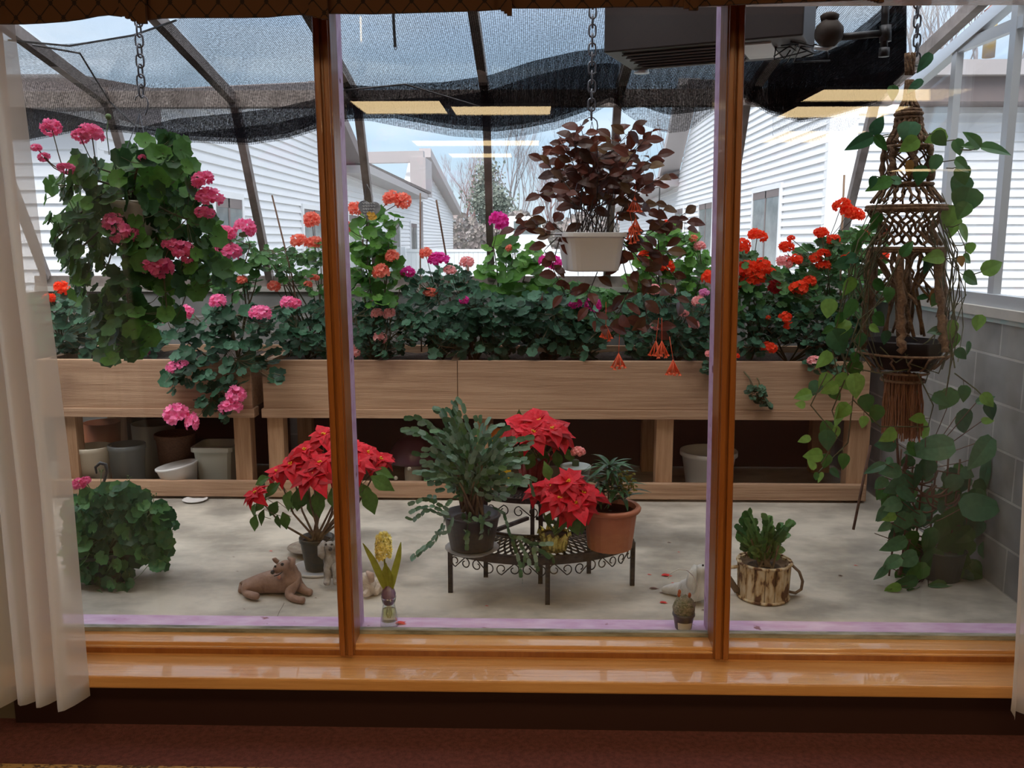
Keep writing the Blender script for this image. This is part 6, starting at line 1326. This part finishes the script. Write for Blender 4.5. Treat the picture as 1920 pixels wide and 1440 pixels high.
for (x, y, ang, L, k, w) in ((1638, 255, 205, 58, 'd', .48), (1635, 252, 62, 42, 'd', .62), (1640, 255, 318, 40, 'd', .55), (1706, 228, 262, 44, 'v', .95), (1722, 260, 215, 40, 'l', .8), (1750, 250, 320, 36, 'd', .8), (1790, 262, 300, 34, 'd', .8), (1775, 250, 200, 44, 'l', .7), (1835, 275, 170, 32, 'd', .7), (1838, 276, 135, 46, 'd', .6), (1838, 276, 355, 68, 'd', .42), (1672, 336, 200, 54, 'd', .5), (1690, 340, 170, 34, 'v', .6),
                          (1790, 300, 330, 40, 'd', .8), (1800, 310, 290, 40, 'd', .8), (1812, 330, 240, 44, 'd', .95), (1818, 352, 255, 54, 'd', 1.05), (1785, 385, 265, 50, 'l', .7), (1796, 405, 250, 46, 'l', .5), (1800, 420, 300, 40, 'l', .7), (1815, 380, 240, 36, 'd', .9), (1818, 455, 285, 26, 'l', .8), (1800, 480, 285, 22, 'o', .8), (1840, 510, 25, 52, 'l', .6), (1835, 590, 275, 34, 'l', .8), (1805, 480, 330, 24, 'd', .9), (1730, 150, 215, 36, 'v', .5), (1746, 100, 235, 42, 'v', .5), (1672, 160, 280, 30, 'd', .8), (1760, 290, 250, 36, 'd', .7), (1705, 300, 270, 34, 'o', .5), (1730, 310, 260, 40, 'd', .7),
                          (1600, 560, 260, 46, 'd', .7), (1555, 560, 270, 40, 'l', .8), (1560, 620, 300, 52, 'd', .85), (1590, 610, 260, 40, 'd', .7), (1600, 520, 250, 42, 'l', .6), (1610, 450, 250, 30, 'd', .7), (1640, 330, 255, 26, 'd', .6), (1660, 620, 280, 30, 'd', .8), (1785, 600, 270, 40, 'l', .7), (1815, 640, 280, 30, 'v', .6), (1765, 620, 180, 28, 'v', .7), (1720, 560, 20, 40, 'd', .3), (1690, 480, 60, 36, 'd', .6), (1650, 400, 250, 40, 'd', .6), (1740, 480, 280, 40, 'd', .7), (1760, 540, 250, 36, 'o', .6),
                          (1555, 700, 240, 36, 'l', .8), (1535, 715, 235, 34, 'd', .8), (1570, 720, 210, 36, 'l', .7), (1600, 700, 280, 50, 'l', .8), (1575, 760, 270, 48, 'l', .7), (1555, 790, 240, 34, 'd', .7), (1510, 760, 170, 20, 'l', .8), (1520, 820, 200, 26, 'l', .6), (1528, 880, 120, 26, 'l', .6), (1540, 885, 270, 26, 'l', .5), (1530, 885, 280, 22, 'd', .5), (1620, 740, 290, 40, 'd', .8), (1650, 760, 250, 40, 'd', .7)):
    p = P(x, y, MY-.1); c_ = ctr(max(160, y)); s = c_.lerp(p, .55) if abs(x-1700) < 100 else p.lerp(c_, .25)+Vector((0, 0, -.01)); hleaf(x, y, ang, L, MY-.06-random.uniform(0, .12), k, w, tgt=s if y < 560 else None)
def vine(pts, Y, n, L, keys='ddlv', sag=0, r=.0028, LV=LV, vm=vm, w=.75):
    pp = [P(x, y, Y+random.uniform(-.03, .03)) for x, y in pts]; vm.tube(pp, r, 5, cap=False); m = len(pp)
    for k in range(n):
        t = (k+.6)/n; i = min(int(t*(m-1)), m-2); p = pp[i].lerp(pp[i+1], t*(m-1)-i); a = random.choice((random.uniform(180, 250), random.uniform(290, 350), 270)); ll = L*random.uniform(.6, 1.1)
        a_ = radians(a); d = Vector((cos(a_), random.uniform(-.5, .1), sin(a_))); q_ = p+d*.02; vm.tube([p, q_], .0013, 4, cap=False); LL = S(p, ll); LV[random.choice(keys)].leaf(q_, d, Vector((random.gauss(0, .4), -1, random.uniform(0, .8))), LL, LL*w, PR_H, .15, .25)
for pts, n in (([(1650, 400), (1610, 450), (1580, 560), (1560, 650), (1570, 700), (1540, 730)], 6), ([(1660, 420), (1600, 500), (1570, 620), (1600, 740), (1590, 830), (1560, 860), (1535, 885)], 5), ([(1640, 470), (1620, 560), (1610, 650), (1560, 770), (1570, 800), (1545, 870)], 5), ([(1760, 400), (1785, 500), (1790, 600), (1780, 700), (1770, 760)], 3), ([(1770, 420), (1800, 520), (1780, 620), (1790, 690)], 2), ([(1740, 380), (1775, 470), (1760, 560), (1775, 640)], 1),
               ([(1690, 480), (1650, 560), (1600, 640), (1640, 700)], 3), ([(1720, 640), (1690, 620), (1700, 680), (1760, 700), (1780, 650)], 0), ([(1650, 650), (1680, 680), (1740, 640), (1760, 620)], 0), ([(1600, 690), (1650, 700), (1720, 690), (1790, 640)], 0), ([(1720, 700), (1750, 760), (1740, 800), (1650, 800), (1600, 750)], 4), ([(1550, 700), (1520, 760), (1570, 820), (1540, 870)], 3), ([(1790, 700), (1830, 730), (1850, 750)], 3), ([(1660, 560), (1610, 600), (1580, 690)], 2), ([(1630, 520), (1570, 640), (1590, 700)], 2)):
    vine(pts, MY-.12, n, 38, 'ddl')
for k in range(34):      # bare aerial stems falling round the cage
    a = random.choice((-1, 1)); x0 = 1700+a*random.uniform(20, 66); x1 = 1700+a*random.uniform(60, 115); y0 = random.uniform(360, 470); y1 = random.uniform(560, 720)
    vm.tube([P(x0, y0, MY-.1+random.uniform(-.05, .2)), P((x0+x1)/2+a*20, (y0*.6+y1*.4), MY-.12+random.uniform(-.05, .2)), P(x1+random.uniform(-8, 8), (y0*.25+y1*.75), MY-.1+random.uniform(-.05, .2)), P(x1-a*random.uniform(0, 30), y1, MY-.1)], random.uniform(.0018, .0032), 4, cap=False)
LV['d'].build('leaves', PL, ph); LV['l'].build('young_leaves', PLL, ph, label='yellow green young leaves'); LV['v'].build('variegated_foliage', PLV, ph); LV['o'].build('withered_leaves', PLO, ph, label='orange brown withered leaves'); vm.build('vines', mat('brown green vine', (.055, .045, .022), .7, 0, (.10, .11, .045), 14), ph, True)  # variegated green leaves built apart from the plain ones

# floor pothos on a rusty trellis, against the block wall
q = PF(1745, 1085); fp = thing('climbing_pothos', 'large leaved pothos on a rusty wire trellis standing in the right corner', 'pothos', (q.x, q.y, 0), None)
LV2 = {'d': MB(), 'l': MB(), 'v': MB(), 'o': MB()}; vm2 = MB(); random.seed(72)
FY = q.y
b = MB(); b.lathe((q.x+.05, q.y+.02, 0), [(.08, 0), (.10, .13), (.105, .135), (.095, .135), (.09, .11), (0, .115)], 24); b.build('pot', M_DGREEN, fp, True)
M_RUST = mat('rusty brown cane', (.085, .045, .035), .9, 0, (.15, .08, .05), 30)
b = MB()
for p0, p1, r in (((1632, 835), (1600, 993), .006), ((1700, 850), (1698, 880), .005), ((1705, 1010), (1686, 1078), .008), ((1680, 800), (1686, 900), .006)): b.tube([P(*p0, FY+.1 if p0[0] < 1640 else FY-.05), P(*p1, FY+.1 if p0[0] < 1640 else FY-.05)], r, 6)
for k in range(7): x = 1690+k*22; b.tube([P(x, 850+random.uniform(-10, 20), FY+.03), P(x-14+random.uniform(-6, 6), 1000, FY+.03), P(x-24, 1085, FY+.03)], .0045, 5)
for k in range(6): y = 880+k*32; b.tube([P(1640+k*6, y+6, FY+.03), P(1720, y-4, FY+.02), P(1800, y+10, FY+.03)], .003, 5)
for k in range(7): cx, cy, r = random.uniform(1700, 1780), random.uniform(880, 960), random.uniform(22, 48); b.tube([P(cx+r*cos(t), cy+r*.8*sin(t), FY+.02) for t in [k2*.5 for k2 in range(9)]], .005, 5)
b.build('trellis', M_RUST, fp, True)
for (x, y, ang, L, k, w, dy) in ((1790, 835, 190, 92, 'v', .55, -.15), (1860, 820, 235, 78, 'v', .6, 0), (1870, 850, 262, 120, 'v', .38, .05), (1800, 955, 10, 92, 'v', .62, -.08), (1830, 980, 290, 60, 'v', .8, .05), (1745, 860, 250, 50, 'd', .7, 0), (1720, 870, 270, 54, 'd', .65, -.03), (1735, 820, 110, 60, 'l', .6, -.2), (1680, 830, 190, 40, 'v', .8, -.1), (1700, 835, 330, 38, 'd', .8, -.1), (1660, 870, 205, 44, 'v', .45, -.1), (1690, 880, 190, 42, 'v', .7, -.08), (1660, 895, 240, 32, 'v', .8, -.1), (1700, 900, 215, 50, 'v', .75, -.08), (1680, 915, 330, 50, 'v', .6, -.1), (1690, 940, 200, 44, 'v', .7, -.1), (1660, 950, 240, 34, 'v', .6, -.1), (1700, 960, 250, 48, 'v', .8, -.06), (1680, 965, 200, 30, 'l', .6, -.1),
                              (1700, 1000, 300, 50, 'd', .9, -.06), (1740, 990, 280, 60, 'd', .9, -.04), (1770, 960, 300, 90, 'd', .95, 0), (1800, 1000, 260, 80, 'd', .9, 0), (1700, 1010, 210, 56, 'v', .5, -.1), (1670, 980, 220, 30, 'v', .6, -.1), (1720, 1040, 200, 50, 'v', .7, -.1), (1760, 1030, 240, 60, 'd', .8, -.05), (1690, 1045, 215, 44, 'v', .6, -.12), (1740, 1060, 220, 54, 'd', .6, -.1), (1780, 1060, 280, 60, 'd', .9, -.03), (1820, 1050, 260, 60, 'd', .8, .02), (1720, 1085, 200, 50, 'd', .5, -.12), (1700, 1110, 330, 44, 'd', .6, -.14), (1670, 1105, 240, 20, 'l', .9, -.16), (1690, 1100, 190, 30, 'l', .6, -.16), (1750, 1090, 300, 50, 'd', .8, -.08), (1790, 1090, 260, 50, 'd', .9, -.04), (1740, 1110, 10, 50, 'v', .6, -.1), (1660, 1060, 250, 40, 'v', .7, -.1), (1790, 730, 240, 50, 'd', .7, -.05), (1830, 755, 20, 40, 'v', .4, -.1), (1800, 770, 300, 60, 'v', .7, 0), (1840, 790, 10, 26, 'l', .6, -.1), (1690, 730, 350, 40, 'v', .5, -.05), (1640, 1000, 200, 0.1, 'v', .6, -.1)):
    hleaf(x, y, ang, L, FY+dy, k, w, LV=LV2, tgt=P(1735, max(y+30, 860), FY+.02), vm=vm2)
for k in range(90):
    x, y = sample([(1650, 860), (1760, 850), (1840, 900), (1850, 1000), (1840, 1090), (1800, 1125), (1720, 1118), (1660, 1110), (1700, 1030), (1640, 960)]); hleaf(x, y, random.uniform(190, 350), random.uniform(26, 56), FY+random.uniform(-.02, .14), random.choice('ddvv'), .8, LV=LV2, tgt=P(x, y, FY+.05), vm=vm2)
for v in LV2.values():
    v.v = [(min(a, GX1-.004), c, max(d, .004)) for a, c, d in v.v]
LV2['d'].build('leaves', PL, fp); LV2['l'].build('young_leaves', PLL, fp); LV2['v'].build('variegated_leaves', PLV, fp); vm2.v = [(min(a, GX1-.004), c, max(d, .004)) for a, c, d in vm2.v]; vm2.build('vines', M_RUST, fp, True)

# ---------------------------------------------------------------- fallen petals and leaves
random.seed(80); M_PET = leafmat('fallen petal', [(.55, .03, .04), (.70, .06, .05)], .6, .1); M_DRY = leafmat('fallen dry leaf', [(.10, .05, .035), (.16, .09, .09)], .8, .05)
for i, (x, y, s, dry, where) in enumerate(((1251, 1080, 22, 0, 'largest red one left of the pale statue'), (1262, 1094, 8, 0, 'just below the largest one'), (1218, 1078, 9, 0, 'left of the largest one'), (1245, 1131, 16, 0, 'left of the small potted cactus'), (1227, 1104, 20, 1, 'dull purple one left of the pale statue'), (1240, 1112, 9, 1, 'small dry one beside the purple leaf'), (1320, 1145, 10, 1, 'between potted cactus and right mullion'), (913, 1137, 8, 0, 'alone in front of the stand'), (1605, 1061, 8, 0, 'alone on the floor left of the trellis'), (1273, 1036, 6, 0, 'behind the pale statue'), (1255, 1018, 9, 1, 'far behind the pale statue'), (1576, 1080, 10, 1, 'left of the trellis foot'), (508, 1034, 7, 0, 'above the brown dog statue'), (592, 1122, 5, 1, 'right of the brown dog paws'), (445, 1072, 5, 1, 'left of the brown dog'), (458, 1143, 5, 1, 'in front of the brown dog'), (438, 1045, 5, 1, 'further back left of the brown dog'), (1876, 1173, 9, 1, 'by the block wall near the curtain'), (752, 1170, 22, 0, 'lying on the ledge by the vase'))):
    on = x == 752; p = PF(x, y, ZL if on else 0); b = MB(); L = S(p, s)
    for k in range(2 if s > 12 and not dry else 1): b.leaf(p+Vector((-L/2, 0, .0025)), (1, k*.5, .08), (0, 0, 1), L, L*.4, PR_OV, .25, .2)
    b.v = [(v[0], v[1], max(v[2], p.z+.0008)) for v in b.v]
    tag(b.build('fallen_leaf' if dry else 'fallen_petal', M_DRY if dry else M_PET), ('small dry leaf ' if dry else 'fallen red petal ')+('on the concrete, ' if not on else '')+where, 'leaf' if dry else 'petal', 'fallen petals and leaves on the floor')
b = MB(); pts = [PF(x, y, .0005) for x, y in ((533, 1130), (529, 1138), (524, 1146), (520, 1156))]; b.tube([Vector((p.x, p.y, -.0008)) for p in pts], .0016, 4); tag(b.build('trim_5', M_SOIL), None, None, None, 'structure')
